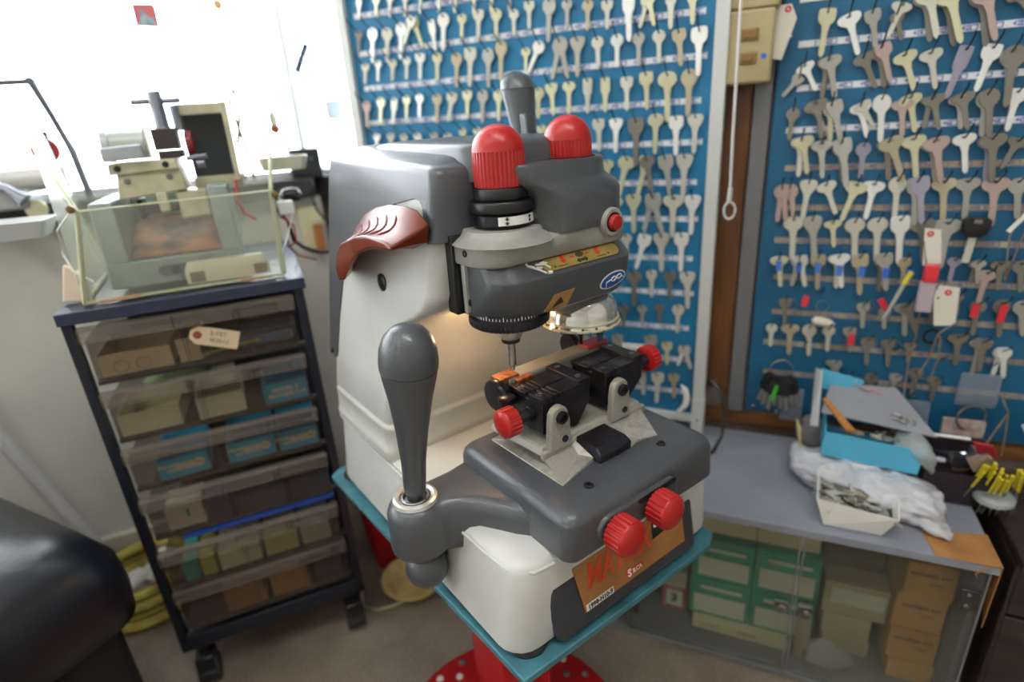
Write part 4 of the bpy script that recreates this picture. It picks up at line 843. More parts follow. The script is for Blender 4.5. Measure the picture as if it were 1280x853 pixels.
b = MB(); b.prism([(-.030, .006), (-.022, .013), (.030, .013), (.030, -.013), (-.022, -.013), (-.030, -.006)], 'xz', -.0007, 0); o = b.obj('paper_tag', mat('manila tag', '#cbb797', .8), smooth=False)
c = MB(); c.lathe([(.0055, 0), (.0055, -.0004), (.0016, -.0004)], (-.021, -.0007, 0), 'y', 16); c.obj('eyelet', mat('brown eyelet', '#7b3b32', .6), o)
text('writing', '2-YET', .0085, mat('black ink', '#22242a', .7), o, frontal(.004, -.0009, .0055), .0001); text('writing', 'H.H-U', .0085, MATS['black ink'], o, frontal(.006, -.0009, -.0045), .0001)
in_cart(o, .158, -.0018, .595); o.rotation_euler = Matrix(Matrix.Rotation(CA, 3, 'Z') @ Matrix.Rotation(rad(21), 3, 'Y')).to_euler(); tag(o, 'manila tag with handwriting stuck on top drawer front', 'tag')
z0 = tops[1][1] + .003
tag(in_cart(carton('card_box', .075, .09, .032, CREAMC), .052, .056, z0), 'open cream box at left of second drawer', 'box')
tag(in_cart(carton('card_box', .062, .09, .033, CREAMC), .140, .056, z0, .05), 'open cream box in middle of second drawer', 'box')
tag(in_cart(carton('card_box', .030, .03, .020, CREAMC, False), .150, .060, z0 + .034), 'small cream box on top of middle box, second drawer', 'box')
b = MB(); b.loft([rrect(-.05, .05, -.03, .03, .02, z) for z in (0, .03)] + [rrect(-.03, .04, -.02, .02, .015, .045)]); tag(in_cart(b.obj('green_cloth', mat('sage green cloth', '#7d8f6b', .9)), .08, .135, z0), 'sage green cloth behind the boxes in second drawer', 'cloth')
def keybox(x, y, z, rz, label, txt=True, w=.066):
    o = in_cart(carton('blue_box', w, .09, .031, AQUA), x, y, z, rz); tag(o, label, 'box')
    if txt:
        text('lettering', 'PRE-ME/BLANK', .0068, TANP, o, frontal(-.010, -.0456, .020), .0002, off=.0002); text('lettering', 'KEY-BOARD', .0068, TANP, o, frontal(-.004, -.0456, .012), .0002, off=.0002)
        c = MB(); c.lathe([(.0070, 0), (.0070, -.0004)], (.020, -.0451, .017), 'y', 18); c.box(-.012, .014, -.0455, -.0450, .0145, .0175); c.obj('key_print', TANP, o)
        text('lettering', 'H1', .008, mat('black print', '#17181c'), o, frontal(.020, -.0460, .017), .0001)
    return o
keybox(.230, .056, z0, 0, 'blue lettered box at right of second drawer', False, .062)
o = [x for x in bpy.data.objects if x.get('label', '').startswith('blue lettered box at right of second')][0]
text('lettering', 'MODEL 5', .009, TANP, o, frontal(0, -.0456, .020), .0002, off=.0003); text('lettering', 'MACHINE CUT', .008, TANP, o, frontal(.002, -.0456, .011), .0002, off=.0003)
z0 = tops[2][1] + .003
keybox(.072, .058, z0, .03, 'blue key-print box at left of third drawer, with keys in it'); keybox(.165, .058, z0, 0, 'blue key-print box in middle of third drawer'); keybox(.232, .056, z0, 0, 'blue key-print box at right of third drawer', w=.058)
z0 = tops[3][1] + .003
o = in_cart(carton('small_box', .050, .05, .040, mat('pale card', '#d6c9ad', .8), False), .055, .040, z0); tag(o, 'pale box with green mark alone in fourth drawer', 'box')
b = MB(); b.box(.002, .006, -.0256, -.0250, .018, .032); b.obj('green_mark', mat('green print', '#3d9a62', .6), o)
b = MB(); b.box(-.11, .11, -.07, .07, 0, .006); tag(in_cart(b.obj('blue_folder', mat('royal blue sheet', '#24479c', .5)), .155, .075, .2885), 'royal blue folder lying between fourth and fifth drawers', 'folder')
z0 = tops[4][1] + .003
for (x, w_, h_, cc, nm, lb) in ((.040, .020, .034, '#35a08e', 'teal', 'teal packet at left of fifth drawer'), (.064, .020, .034, '#bdb44a', 'olive', 'yellow packet beside teal packet in fifth drawer'), (.110, .060, .030, '#cfc5a0', 'cream', 'long cream packet in middle of fifth drawer'), (.172, .05, .030, '#c3b778', 'straw', 'straw coloured packet in fifth drawer'), (.226, .045, .034, '#bdb29c', 'grey cream', 'grey cream packet at right of fifth drawer')):
    tag(in_cart(carton('packet', w_, .08, h_, mat(nm + ' packet', cc, .6), False), x, .050, z0), lb, 'packet')
z0 = tops[5][1] + .003
BRC = mat('brown corrugated card', '#a5794c', .8)
for (x, w_, h_, lb) in ((.10, .060, .045, 'brown card box at left of bottom drawer'), (.170, .060, .050, 'taller brown card box in middle of bottom drawer')): tag(in_cart(carton('card_box', w_, .09, h_, BRC, False), x, .058, z0), lb, 'box')
b = MB(); b.box(-.022, .022, -.03, .03, 0, .045); tag(in_cart(b.obj('dark_case', mat('plum grey case', '#4e444c', .6), bevel=.003), .232, .05, z0), 'plum grey case at right of bottom drawer', 'case')

# ------------------------------------------------------------------ cylinder key cutter under its clear cover, on the cart
SAGE = mat('sage grey enamel', '#9aa6a0', .4, 0, '#8a958e', 20); IVORY = mat('yellowed ivory enamel', '#c9c4a8', .45, 0, '#b3ac8e', 40); CHROME = mat('dull chrome', '#888c96', .28, .8)
T0 = .6605
KC = root('key_cutter', 'older grey key cutting machine with T-handled clamp under clear cover', 'machine', L2W(0, 0, T0), CA)
b = MB()
for (x0, x1, z0_, z1_) in ((.050, .212, .008, .042),): b.box(x0, x1, .045, .20, z0_, z1_)
b.loft([[Vector((x, y, z)) for x, y in ((.052, .045), (.078, .045), (.078, .20), (.052, .20))] for z in (.042, .120)])
b.box(.190, .214, .045, .20, .042, .128); b.box(.078, .190, .170, .20, .042, .118)
b.obj('body', SAGE, KC, bevel=.002)
b = MB(); b.loft([[Vector((x, y, z)) for x, y, z in ((.080, .055, .044), (.188, .055, .044), (.188, .168, .085), (.080, .168, .085))], [Vector((x, y, z + .001)) for x, y, z in ((.080, .055, .044), (.188, .055, .044), (.188, .168, .085), (.080, .168, .085))]]); b.obj('chip_tray', mat('rusty brass chips', '#a06a48', .5, .2, '#3a2c28', 26, lo=.4, hi=.62), KC, smooth=False)
b = MB(); b.prism(stad(.108, .160, .018, .032, 6), 'xz', .0435, .0455); b.obj('slot', mat('slate recess', '#565d6a', .4), KC); b = MB(); b.lathe([(.006, 0), (.006, -.004)], (.130, .044, .025), 'y', 18); b.obj('slot_knob', BLACK, KC)
b = MB(); b.prism([(.080, .118), (.164, .124), (.162, .152), (.086, .152)], 'xz', .085, .150); b.prism([(.078, .150), (.160, .152), (.160, .166), (.080, .165)], 'xz', .080, .155); b.obj('carriage', IVORY, KC, bevel=.002)
for (x, z, m_) in ((.096, .141, DSTEEL), (.146, .143, DSTEEL), (.090, .158, SOCK), (.146, .159, SOCK)):
    b = MB(); b.lathe([(.0042, 0), (.0040, -.0012), (.002, -.0014)], (x, .0848 if z < .15 else .0798, z), 'y', 14); b.obj('bolt', m_, KC)
b = MB(); b.lathe([(.0195, -.010), (.0205, -.006), (.0205, -.001), (.0185, .000), (.0185, .040), (.016, .042)], (.086, .115, .186), 'x', 32); b.obj('motor', mat('pale grey motor', '#b7bcb8', .35, .2), KC)
b = MB(); b.prism([(.078, .167), (.126, .169), (.126, .184), (.124, .187), (.080, .185), (.078, .182)], 'xz', .070, .076); b.obj('guard_plate', mat('satin aluminium', '#b5b8bf', .35, .5), KC, bevel=.002)
b = MB(); b.box(.129, .131, .085, .13, .168, .208); b.obj('edge_plate', IVORY, KC)
b = MB(); b.box(.138, .168, .085, .120, .177, .204); b.box(.140, .170, .085, .120, .166, .176); CL = b.obj('clamp_block', mat('dark brown steel', '#4a4142', .35, .5), KC, bevel=.001)
b = MB(); b.lathe([(.0098, .204), (.0086, .207), (.0086, .248), (.0076, .250)], (.152, .102, 0), 'z', 24); b.lathe([(.0030, -.029), (.0036, -.028), (.0036, .028), (.0030, .029)], (.152, .102, .238), 'x', 12); b.obj('clamp_handle', CHROME, CL)
b = MB(); b.lathe([(.0085, .200), (.0070, .203), (.0070, .232), (.006, .233)], (.170, .125, 0), 'z', 24); b.box(.170, .196, .122, .128, .226, .231); b.obj('second_post', CHROME, KC)
b = MB(); b.lathe([(.017, -.0045), (.018, -.003), (.018, .003), (.017, .0045)], (.179, .11, .182), 'x', 30); b.obj('cutter_guard', mat('maroon plastic', '#7d2425', .3), KC)
b = MB(); b.tube([(.172, .085, .164), (.198, .083, .166)], .0035, 10); b.lathe([(.006, -.005), (.006, .005)], (.188, .088, .156), 'x', 14); b.obj('feed_screw', CHROME, KC)
b = MB(); b.use(mat('dark hood inside', '#2c3438', .3)).box(.172, .228, .150, .158, .130, .222); b.use(IVORY); b.box(.170, .232, .120, .165, .220, .234); b.loft([[Vector((x, y, z)) for x, y in ((x0_, .10), (x0_ + .007, .10), (x0_ + .007, .16), (x0_, .16))] for x0_, z in ((.226, .13), (.228, .234))]); b.box(.172, .236, .12, .17, .118, .136)  # dark sheet fills the inside of the ivory rear hood
b.obj('rear_hood', None, KC, bevel=.001)
b = MB(); b.box(.128, .140, .06, .075, .10, .125); b.box(.148, .186, .088, .12, .086, .122); b.use(IVORY); b.obj('brown_block', mat('brown shaft cover', '#6e4b45', .4), KC, bevel=.002)
b = MB(); b.box(.100, .146, .10, .13, .095, .108); b.box(.098, .104, .095, .13, .09, .116); b.obj('rail', mat('black rail', '#25282b', .35, .4), KC, bevel=.001)
# clear cover, hinged box with yellowed edges
CLEAR = clear('yellowed clear acrylic', '#eff1e4', .10, .08, .35); EDGE = mat('yellowed acrylic edge', '#dcdcb4', .3, trans=.3)
CVR = root('clear_cover', 'low open-topped box of clear yellowed acrylic around the key cutter', 'cover', L2W(0, 0, T0), CA)
def quad(pts, t, m, name, par):
    p = [Vector(q) for q in pts]; n_ = (p[1] - p[0]).cross(p[3] - p[0]).normalized() * t
    b = MB(); b.loft([p, [q + n_ for q in p]]); return b.obj(name, m, par, smooth=False)
F0 = (.022, .020, .002); F1 = (.262, .020, .002); F2 = (.268, .012, .118); F3 = (.048, .012, .116)
quad([F0, F1, F2, F3], .003, CLEAR, 'front_sheet', CVR)
quad([F0, (.010, .215, .002), (-.012, .215, .205), (.003, .10, .195), F3], .003, CLEAR, 'side_sheet', CVR)
quad([F1, F2, (.283, .10, .185), (.286, .215, .19), (.270, .215, .002)], .003, CLEAR, 'side_sheet', CVR)
quad([(.010, .215, .002), (.270, .215, .002), (.275, .215, .12), (-.002, .215, .12)], .003, CLEAR, 'back_sheet', CVR)
def edge(pts, r=.0026): b = MB(); b.tube(pts, r, 6); b.obj('sheet_edge', EDGE, CVR)
edge([F0, F1]); edge([F0, F3], .003); edge([F1, F2], .0034); edge([F2, (.283, .10, .185), (.286, .215, .19)]); edge([F3, (.003, .10, .195), (-.012, .215, .205)], .0022); edge([F3, F2], .0012); edge([F0, (.010, .215, .002)])
b = MB(); b.box(.040, .085, .014, .020, .001, .004); b.box(.205, .235, .014, .020, .001, .004); b.obj('old_tape', mat('brown old tape', '#b28a66', .6), CVR, smooth=False)
for (x, z) in ((.043, .119), (.272, .112)):
    b = MB(); b.lathe([(.0045, 0), (.0045, -.003), (.002, -.004)], (x, .011, z), 'y', 14); b.obj('cover_bolt', BRASS, CVR)
# cream packet behind the cover's front sheet
b = MB(); b.loft([rrect(.140, .246, .022, .040, .008, z, 3) for z in (.006, .024)] + [rrect(.145, .240, .026, .038, .005, .034, 3)]); o = b.obj('packet', mat('cream wrapper', '#dcd2bd', .5)); o.location = L2W(0, 0, T0); o.rotation_euler = (0, 0, CA); tag(o, 'cream packet with two brown squares inside the clear cover', 'packet')
for (x0_, x1_) in ((.146, .164), (.226, .243)):
    c = MB(); c.box(x0_, x1_, .0212, .0218, .008, .022); c.obj('brown_square', mat('brown print', '#7d6552', .7), o, smooth=False)
# parts tub and wires at the cover's right
o = MB(); o.loft([rrect(.262, .320, .19, .235, .010, z, 4) for z in (.150, .154)] ); b = MB()
b.loft([rrect(.285, .350, .20, .25, .014, .148, 4), rrect(.280, .356, .195, .255, .016, .168, 4), rrect(.283, .353, .198, .252, .014, .168, 4), rrect(.288, .347, .203, .247, .012, .151, 4)])
o.bm.free(); o = b.obj('parts_tub', mat('cream translucent plastic', '#e3dcc3', .4)); o.location = L2W(-.02, -.03, T0 - .015); o.rotation_euler = (0, 0, CA); tag(o, 'shallow cream tub of small parts hung right of clear cover', 'tub')
for i, (x, y, m_, lb) in enumerate(((.292, .20, 'brown plastic', 'brown capacitor at left in parts tub'), (.312, .19, 'green plastic', 'green part in middle of parts tub'), (.330, .20, 'black plastic', 'dark part at right in parts tub'))):
    b = MB(); b.lathe([(.001, 0), (.009, .0005), (.009, .012), (.001, .0125)], (0, 0, 0), 'z', 14); q = b.obj('small_part', MATS[m_]); q.location = L2W(x - .02, y - .005 + .01, T0 + .141); tag(q, lb, 'part')
def wire(label, pts, r, m, name='wire'):
    b = MB(); b.tube([L2W(*p) for p in pts], r, 6); return tag(b.obj(name, m), label, 'wire')
REDW = mat('red wire', '#b3222a', .4)
wire('red and black lead drooping at right of cart top', [(.268, .14, .745), (.285, .13, .72), (.288, .12, .69), (.300, .14, .675), (.325, .18, .655), (.36, .24, .64)], .0028, BLACK)
wire('thin red wire looped at cover right side', [(.275, .12, .73), (.292, .11, .715), (.290, .10, .69), (.278, .11, .685), (.290, .13, .665), (.32, .17, .645)], .0016, REDW)
wire('dark cable rising behind the cover to the right', [(.235, .24, .78), (.238, .25, .84), (.252, .26, .89), (.248, .27, .92), (.238, .27, .90), (.246, .26, .84), (.25, .25, .78)], .0028, mat('olive cable', '#6e6248', .5))
wire('black lead falling from the black supply box', [(.345, .40, .735), (.352, .41, .70), (.375, .42, .66)], .0020, BLACK)
wire('red wires inside the clear cover at right', [(.226, .10, .79), (.222, .09, .765), (.228, .08, .745), (.242, .08, .735)], .0022, REDW)
b = MB(); b.lathe([(.001, -.018), (.010, -.012), (.012, 0), (.010, .012), (.001, .018)], (0, 0, 0), 'x', 20); q = b.obj('black_grip', BLACK); q.location = L2W(.300, .20, .752); q.rotation_euler = (0, 0, CA); tag(q, 'black oval grip sticking out right of the cover', 'grip')
b = MB(); b.box(-.011, .011, -.008, .008, -.010, .010); q = b.obj('white_block', WHITE, bevel=.002); q.location = L2W(.286, .12, .742); q.rotation_euler = (0, 0, CA); tag(q, 'white plastic terminal block at right edge of cover', 'terminal block')
b = MB(); b.tube([(0, 0, 0), (.004, 0, -.02), (-.003, 0, -.045)], .0028, 8); 
b.use(BLACK)
# sill things: black supply box, wall outlet, silver cutter, red disc, lamp arm
def sill_obj(b, name, m, x, y, z, label, cat, rz=0, **k):
    o = b.obj(name, m, **k); o.location = L2W(x, y, z); o.rotation_euler = (0, 0, CA + rz); return tag(o, label, cat)
bq = MB(); bq.box(-.030, .030, -.028, .020, 0, .055); o = sill_obj(bq, 'supply_box', BLACK, .350, .463, .761, 'black supply box standing on the window sill', 'box', bevel=.002)
c = MB(); c.lathe([(.003, 0), (.0028, -.001)], (.012, -.028, .035), 'y', 10); c.obj('screw', DSTEEL, o)
bq = MB(); bq.box(-.022, .022, 0, .012, -.045, .045); bq.use(mat('aged cream plastic', '#cdc6a0', .5)); o = sill_obj(bq, 'wall_socket', None, .340, .457, .655, 'cream wall socket box under the window sill', 'socket', bevel=.002)
c = MB(); c.use(MATS['aged cream plastic']).box(0, .022, -.012, 0, .008, .020); c.use(mat('orange brown plug', '#b06c3a', .5)).box(.002, .018, -.02, 0, -.045, .006); c.obj('plug', None, o, bevel=.001)
SC2 = root('silver_cutter', 'silver bench key cutter at far left on window sill', 'machine', L2W(-.150, .40, .757), CA)
b = MB(); b.box(-.06, .05, -.03, .06, 0, .03); b.obj('body', mat('satin grey casting', '#aeb0b2', .35, .4), SC2, bevel=.004)
for k, (x, z, r_) in enumerate(((.01, .105, .014), (.01, .080, .016), (.012, .060, .010))):
    b = MB(); b.lathe([(r_ * .8, -.012), (r_, -.010), (r_, .010), (r_ * .8, .012)], (x - .02, 0, z), 'z', 24); b.obj('spindle_wheel', CHROME, SC2)
b = MB(); b.lathe([(.018, -.03), (.018, .03)], (-.02, 0, .045), 'z', 24); b.obj('post', CHROME, SC2)
b = MB(); b.lathe([(.001, -.05), (.018, -.045), (.020, 0), (.020, .05), (.001, .052)], (.055, .02, .045), 'x', 24); b.obj('motor', mat('white motor', '#d8d6d0', .35, .2), SC2)
b = MB(); b.tube([(-.02, -.03, .05), (.03, -.04, .035), (.05, -.045, .015)], [.010, .007, .012], 10); b.obj('arm', CHROME, SC2)
b = MB(); b.lathe([(.001, -.003), (.016, -.002), (.016, .002), (.001, .003)], (0, 0, 0), 'y', 24); b.loft([[Vector((x, y, z)) for x, y in ((-.006, -.002), (.006, -.002), (.006, .002), (-.006, .002))] for z in (-.028, -.01)])
sill_obj(b, 'key', KM['y'], -.095, .375, .755, 'large pale heart-headed key hanging over the sill at far left', 'key')
b = MB(); b.lathe([(.001, -.003), (.019, -.003), (.021, 0), (.019, .003), (.001, .003)], (0, 0, 0), 'y', 28); o = sill_obj(b, 'red_disc', RED, -.062, .40, .846, 'red disc on dark strip behind left side of cover', 'disc')
c = MB(); c.box(.004, .012, -.005, -.003, -.055, .030); c.obj('dark_strip', mat('dark brown strip', '#3c2c28', .5), o)
LA = root('swing_lamp', 'thin grey jointed lamp arm clamped at left of the window', 'lamp', L2W(-.01, .38, .762), CA)
GA = mat('grey lamp metal', '#5d6067', .5, .2)
b = MB(); b.tube([(-.005, 0, .0), (-.010, 0, .08), (-.035, .0, .188)], .0060, 8); b.obj('lower_arm', GA, LA)
b = MB(); b.tube([(-.035, 0, .188), (-.085, 0, .187), (-.12, 0, .188)], .0042, 8); b.tube([(-.035, -.006, .188), (-.035, .006, .188)], .0065, 10); b.obj('upper_arm', GA, LA)
b = MB(); b.lathe([(.032, -.012), (.020, .006), (.006, .010)], (-.125, 0, .178), 'z', 24); b.obj('shade', GA, LA)
# clear tray left of the cover
b = MB(); b.loft([rrect(-.060 + k, .012 - k, .13 + k, .20 - k, .010, z, 4) for z, k in ((-.022, .010), (.0, 0), (.0, .002), (-.020, .012))]); sill_obj(b, 'clear_tray', mat('milky plastic', '#e9ebec', .3, trans=.2), -.015, -.06, .765, 'milky shallow tray clipped to left side of the cover', 'tray')
b = MB(); b.prism([(-.018, -.045), (.016, -.050), (.012, -.010), (-.004, .002)], 'xz', 0, .010); sill_obj(b, 'small_bag', mat('peach paper bag', '#e2cdb8', .8), .010, .045, .708, 'small peach paper bag hanging at cart top left corner', 'bag', bevel=.002)
wire('thin white cord looping down left of the cover', [(.040, .012, .775), (.018, .03, .755), (.015, .03, .725), (.022, .02, .705), (.040, .015, .69)], .0012, WHITE)
wire('thin white cord beside the cover bolt on right', [(.272, .010, .772), (.292, .02, .75), (.280, .02, .72), (.265, .018, .69)], .0012, WHITE)
# things stuck on the window
b = MB(); b.prism([(-.018, -.017), (.018, -.019), (.019, .014), (.015, .018), (-.017, .018)], 'xz', -.001, 0); o = sill_obj(b, 'window_sticker', mat('coral red card', '#c9676b', .6), .130, .478, 1.058, 'coral red card stuck high on the window', 'sticker', smooth=False)
c = MB(); c.prism([(-.014, -.015), (.014, -.016), (.012, -.004), (.002, -.001), (-.002, .008), (-.008, .009), (-.008, -.004)], 'xz', -.0018, -.001); c.obj('card_print', mat('blue grey print', '#6f8aa5', .6, 0, '#a8bdb8', 60), o, smooth=False)
b = MB(); b.lathe([(.007, 0), (.008, -.002), (.008, -.008), (.006, -.010)], (0, 0, 0), 'y', 24); sill_obj(b, 'suction_cup', mat('tan rubber', '#c9a05c', .5), .252, .479, 1.075, 'round tan suction knob at top of the window', 'knob')
b = MB(); b.lathe([(.0050, -.027), (.0058, -.026), (.0058, .001), (.0048, .002), (.0048, .004), (.0058, .005), (.0058, .027), (.004, .028)], (0, 0, 0), 'z', 14); o = sill_obj(b, 'antenna_pen', mat('blue black pen', '#1c3048', .4), .380, .455, .981, 'dark blue pen clipped on a thin wire before the window', 'pen'); o.rotation_euler = Matrix(Matrix.Rotation(CA, 3, 'Z') @ Matrix.Rotation(rad(28), 3, 'Y')).to_euler()
c = MB(); c.lathe([(.0005, -.13), (.0005, .04)], (0, 0, 0), 'z', 5); c.obj('wire', DSTEEL, o)
LBK = root('small_bulb', 'small clear bulb in red-brown holder on a dark stalk', 'bulb', L2W(.306, .40, .787), CA)
b = MB(); b.tube([(0, 0, 0), (.003, 0, .03), (-.002, 0, .062)], .0022, 6); b.obj('stalk', mat('brown stalk', '#4a3830', .5), LBK)
b = MB(); b.lathe([(.006, .062), (.009, .066), (.009, .074), (.004, .077)], (-.002, 0, 0), 'z', 18); b.obj('holder', mat('red brown holder', '#8e3d2c', .4), LBK)
b = MB(); b.lathe([(.006, .076), (.008, .084), (.007, .094), (.003, .100), (.002, .107), (.0005, .109)], (-.002, 0, 0), 'z', 18); b.obj('glass', mat('smoky bulb glass', '#8d8a78', .1, trans=.4), LBK)
b = MB(); b.loft([rrect(-.014 - k, .014 + k, -.012, .012, .006, z, 4) for z, k in ((-.018, -.002), (-.014, 0), (.014, .003), (.018, .003))]); sill_obj(b, 'hanging_cup', mat('pale grey plastic', '#cfd3d6', .4), .425, .455, .885, 'pale grey plastic cup fixed beside the window', 'cup')

# ------------------------------------------------------------------ armrest of the black leather couch
LEA = mat('black leather', '#0f121c', .30, 0, bump=.3, bscale=160, spec=.55)
CH = root('leather_couch', 'black leather couch corner with rounded shiny armrest', 'couch', (-.955, .128, 0), rad(-3))
def crn(x0, x1, y0, y1, z, r): return rrect(x0, x1, y0, y1, r, z, 6)
b = MB(); X1, Y1_ = .277, .205
b.loft([crn(-.40, X1 - .030, -.75, Y1_ - .030, 0.2800, .03), crn(-.40, X1 - .004, -.75, Y1_ - .004, 0.2970, .045), crn(-.40, X1, -.75, Y1_, 0.3350, .05), crn(-.40, X1 - .002, -.75, Y1_ - .002, 0.3750, .055), crn(-.40, X1 - .020, -.75, Y1_ - .020, 0.4070, .06), crn(-.40, X1 - .055, -.75, Y1_ - .055, 0.4250, .06), crn(-.40, X1 - .12, -.75, Y1_ - .12, 0.4320, .05)])
AR = b.obj('armrest', LEA, CH, ang=80)
pp = [Vector((-.40, Y1_ - .030, 0.4125))] + [Vector((X1 - .085 + (.055) * math.sin(rad(a)), Y1_ - .085 + .055 * math.cos(rad(a)), 0.4135)) for a in range(0, 100, 15)] + [Vector((X1 - .030, -.75, 0.4125))]
b = MB(); b.loft([crn(-.40, X1 - .028, -.75, Y1_ - .028, z, .02) for z in (.012, 0.2830)]); b.obj('couch_body', mat('black couch cloth', '#0c0d12', .7), CH)
for (x, y) in ((X1 - .08, Y1_ - .08), (X1 - .08, -.6), (-.33, Y1_ - .08)):
    b = MB(); b.lathe([(.018, 0), (.022, .013)], (x, y, 0), 'z', 16); b.obj('foot', BLACK, CH)

# ------------------------------------------------------------------ floor things at the left
SR = root('cable_coil', 'bundle of yellow hose with white fittings between couch and cart', 'hose', (-1.05, .50, 0))
YEL = mat('dull yellow rubber', '#b8a84e', .6, 0, '#a2933f', 40)
b = MB()
for k in range(4): b.tube(ring_pts((0, 0, .014 + .020 * k), .085 - .006 * (k % 2), 30, 0), .0105, 8, closed=True)
b.obj('hose', YEL, SR)
for i, a in enumerate((-1.4, -.9, -.4, .1)):
    b = MB(); b.tube([(.075 * math.cos(a), .075 * math.sin(a), .092), (.060 * math.cos(a + .5), .060 * math.sin(a + .5), .100), (.04 * math.cos(a + .9), .04 * math.sin(a + .9), .096)], [.010, .013, .010], 10); b.obj('white_fitting', mat('white grey rubber', '#c9c6c2', .5), SR)
b = MB(); b.loft([rrect(-.075, .075, -.075, .075, .02, .004, 4), rrect(-.090, .090, -.090, .090, .022, .17, 4), rrect(-.096, .096, -.096, .096, .022, .172, 4), rrect(-.096, .096, -.096, .096, .022, .180, 4), rrect(-.088, .088, -.088, .088, .02, .180, 4), rrect(-.072, .072, -.072, .072, .018, .008, 4)])
o = b.obj('waste_bin', mat('red bin plastic', '#a3141b', .35), loc=(-.640, .815, 0), rot=(0, 0, .6)); tag(o, 'red plastic waste bin on floor behind the tray', 'bin')
b = MB(); b.lathe([(.001, .002), (.040, .004), (.062, .030), (.062, .034), (.056, .033), (.036, .010), (.001, .008)], (0, 0, 0), 'z', 32); o = b.obj('straw_dish', mat('straw yellow plastic', '#c9b378', .5, 0, '#b09a60', 60), loc=(-.560, .700, 0)); tag(o, 'straw yellow dish on floor beside red bin', 'dish')
b = MB(); b.tube([(-.66, .66, .004), (-.63, .625, .003), (-.60, .625, .003), (-.575, .645, .004), (-.56, .66, .006)], .0022, 6); tag(b.obj('floor_cord', mat('cream cord', '#c4b48c', .6)), 'thin cream cord curling on floor by the straw dish', 'cord')
b = MB(); pts = [Vector((-.585 + .02 * k, .86, .30 + .06 * math.sin(k))) for k in range(3)]
b.tube(ring_pts((-.575, .80, .335), .050, 28, PI/2, .7), .004, 8, closed=True); b.tube(ring_pts((-.570, .805, .338), .042, 28, PI/2, .7), .004, 8, closed=True); tag(b.obj('hanging_cable', mat('dark brown cable', '#3a342e', .5)), 'dark cable coil hanging behind the cart right side', 'cable')

b = MB(); b.tube([L2W(-.339, .44, .50), L2W(-.209, .44, .008)], .011, 12)
tag(b.obj('white_pole', mat('pale grey pipe', '#c9c9c6', .4)), 'pale grey pole leaning on the wall behind the couch', 'pole')
# ------------------------------------------------------------------ electrical box on the wall
EB = root('meter_box', 'cream electrical box with two brown switches between the boards', 'electrical box', (-.04, .982, .86))
CRB = mat('aged cream box', '#a99a72', .5, 0, '#9b8c66', 20)
b = MB(); b.box(-.028, .034, -.042, 0, .012, .105); b.obj('cover', CRB, EB, bevel=.004, seg=3); b = MB(); b.box(-.028, .038, -.040, 0, .1055, .40); b.obj('upper_cover', CRB, EB, bevel=.003)
for z in (.045, .074):
    b = MB(); b.box(-.010, .014, -.0445, -.041, z - .008, z + .008); f = b.obj('switch_window', mat('yellowed window', '#8d7440', .5), EB, bevel=.0015); b = MB(); b.box(-.006, .010, -.047, -.044, z - .005, z + .005); b.obj('switch', mat('brown switch', '#7b5a2c', .4), f, bevel=.001)
b = MB(); b.box(.020, .026, -.0428, -.0415, .043, .049); b.obj('blue_dot', mat('blue sticker', '#2f62c8', .5), EB)
# ------------------------------------------------------------------ glass-fronted cabinet
GP = mat('grey blue laminate', '#8b8e98', .42, 0, '#7c7f8a', 8, bump=.1, bscale=300); GPD = mat('grey cabinet board', '#7a7c80', .5)
CB = root('glass_cabinet', 'low grey cabinet with two framed glass doors under the boards', 'cabinet', (.07, .86, 0))
def cbx(name, x0, x1, y0, y1, z0, z1, m, bev=.001): b = MB(); b.box(x0 - .07, x1 - .07, y0 - .86, y1 - .86, z0, z1); return b.obj(name, m, CB, bevel=bev, smooth=False)
cbx('top', -.215, .311, .727, .977, .283, .2955, GP)
cbx('side_panel', -.195, -.183, .740, .975, 0, .283, GPD); cbx('side_panel', .296, .308, .740, .975, 0, .283, GPD)
cbx('bottom_shelf', -.183, .296, .740, .975, .006, .018, GPD); cbx('back_panel', -.183, .296, .963, .975, .018, .283, mat('olive grey backing', '#5e5f58', .6)); cbx('kick_rail', -.195, .308, .738, .748, 0, .014, GPD)
GLS = clear('cabinet glass', '#b4b7a8', .05, .05, .35)
for nm, x0, x1 in (('l', -.150, .0935), ('r', .0965, .306)):
    d = cbx('door', x0, x1, .7335, .7375, .016, .281, GLS)
    b = MB(); o7 = (.07, .86)
    for q in ((x0, x1, .7325, .7385, .0135, .0165), (x0, x0 + .0022, .7325, .7385, .0165, .281), (x1 - .0022, x1, .7325, .7385, .0165, .281)): b.box(q[0] - .07, q[1] - .07, q[2] - .86, q[3] - .86, q[4], q[5])
    b.obj('door_edge', mat('grey aluminium trim', '#8f9294', .35, .5), d)
    kx = .079 if nm == 'l' else .111
    for s_ in (-1, 1):
        b = MB(); b.lathe([(.003, 0), (.003, -.006), (.0065, -.007), (.0075, -.009), (.0065, -.0105), (.003, -.011)], (kx - .07 , -.1265, .148), 'y', 20); break
    b.obj('door_knob', DSTEEL, d); b = MB(); b.box(kx - .07 - .010, kx - .07 + .010, -.129, -.1265, .139, .157); b.obj('lock_plate', DSTEEL, d, bevel=.001)
for (x, z) in ((-.142, .075), (.288, .235)):
    b = MB(); b.box(x - .07 - .009, x - .07 + .013, -.132, -.1275, z - .016, z + .016); h_ = b.obj('hinge', mat('dark hinge steel', '#4b4946', .4, .6), CB, bevel=.001)
    for q in (-.009, .009):
        b = MB(); b.lathe([(.0030, 0), (.0026, -.0014)], (x - .07, -.132, z + q), 'y', 12); b.obj('hinge_screw', STEEL, h_)
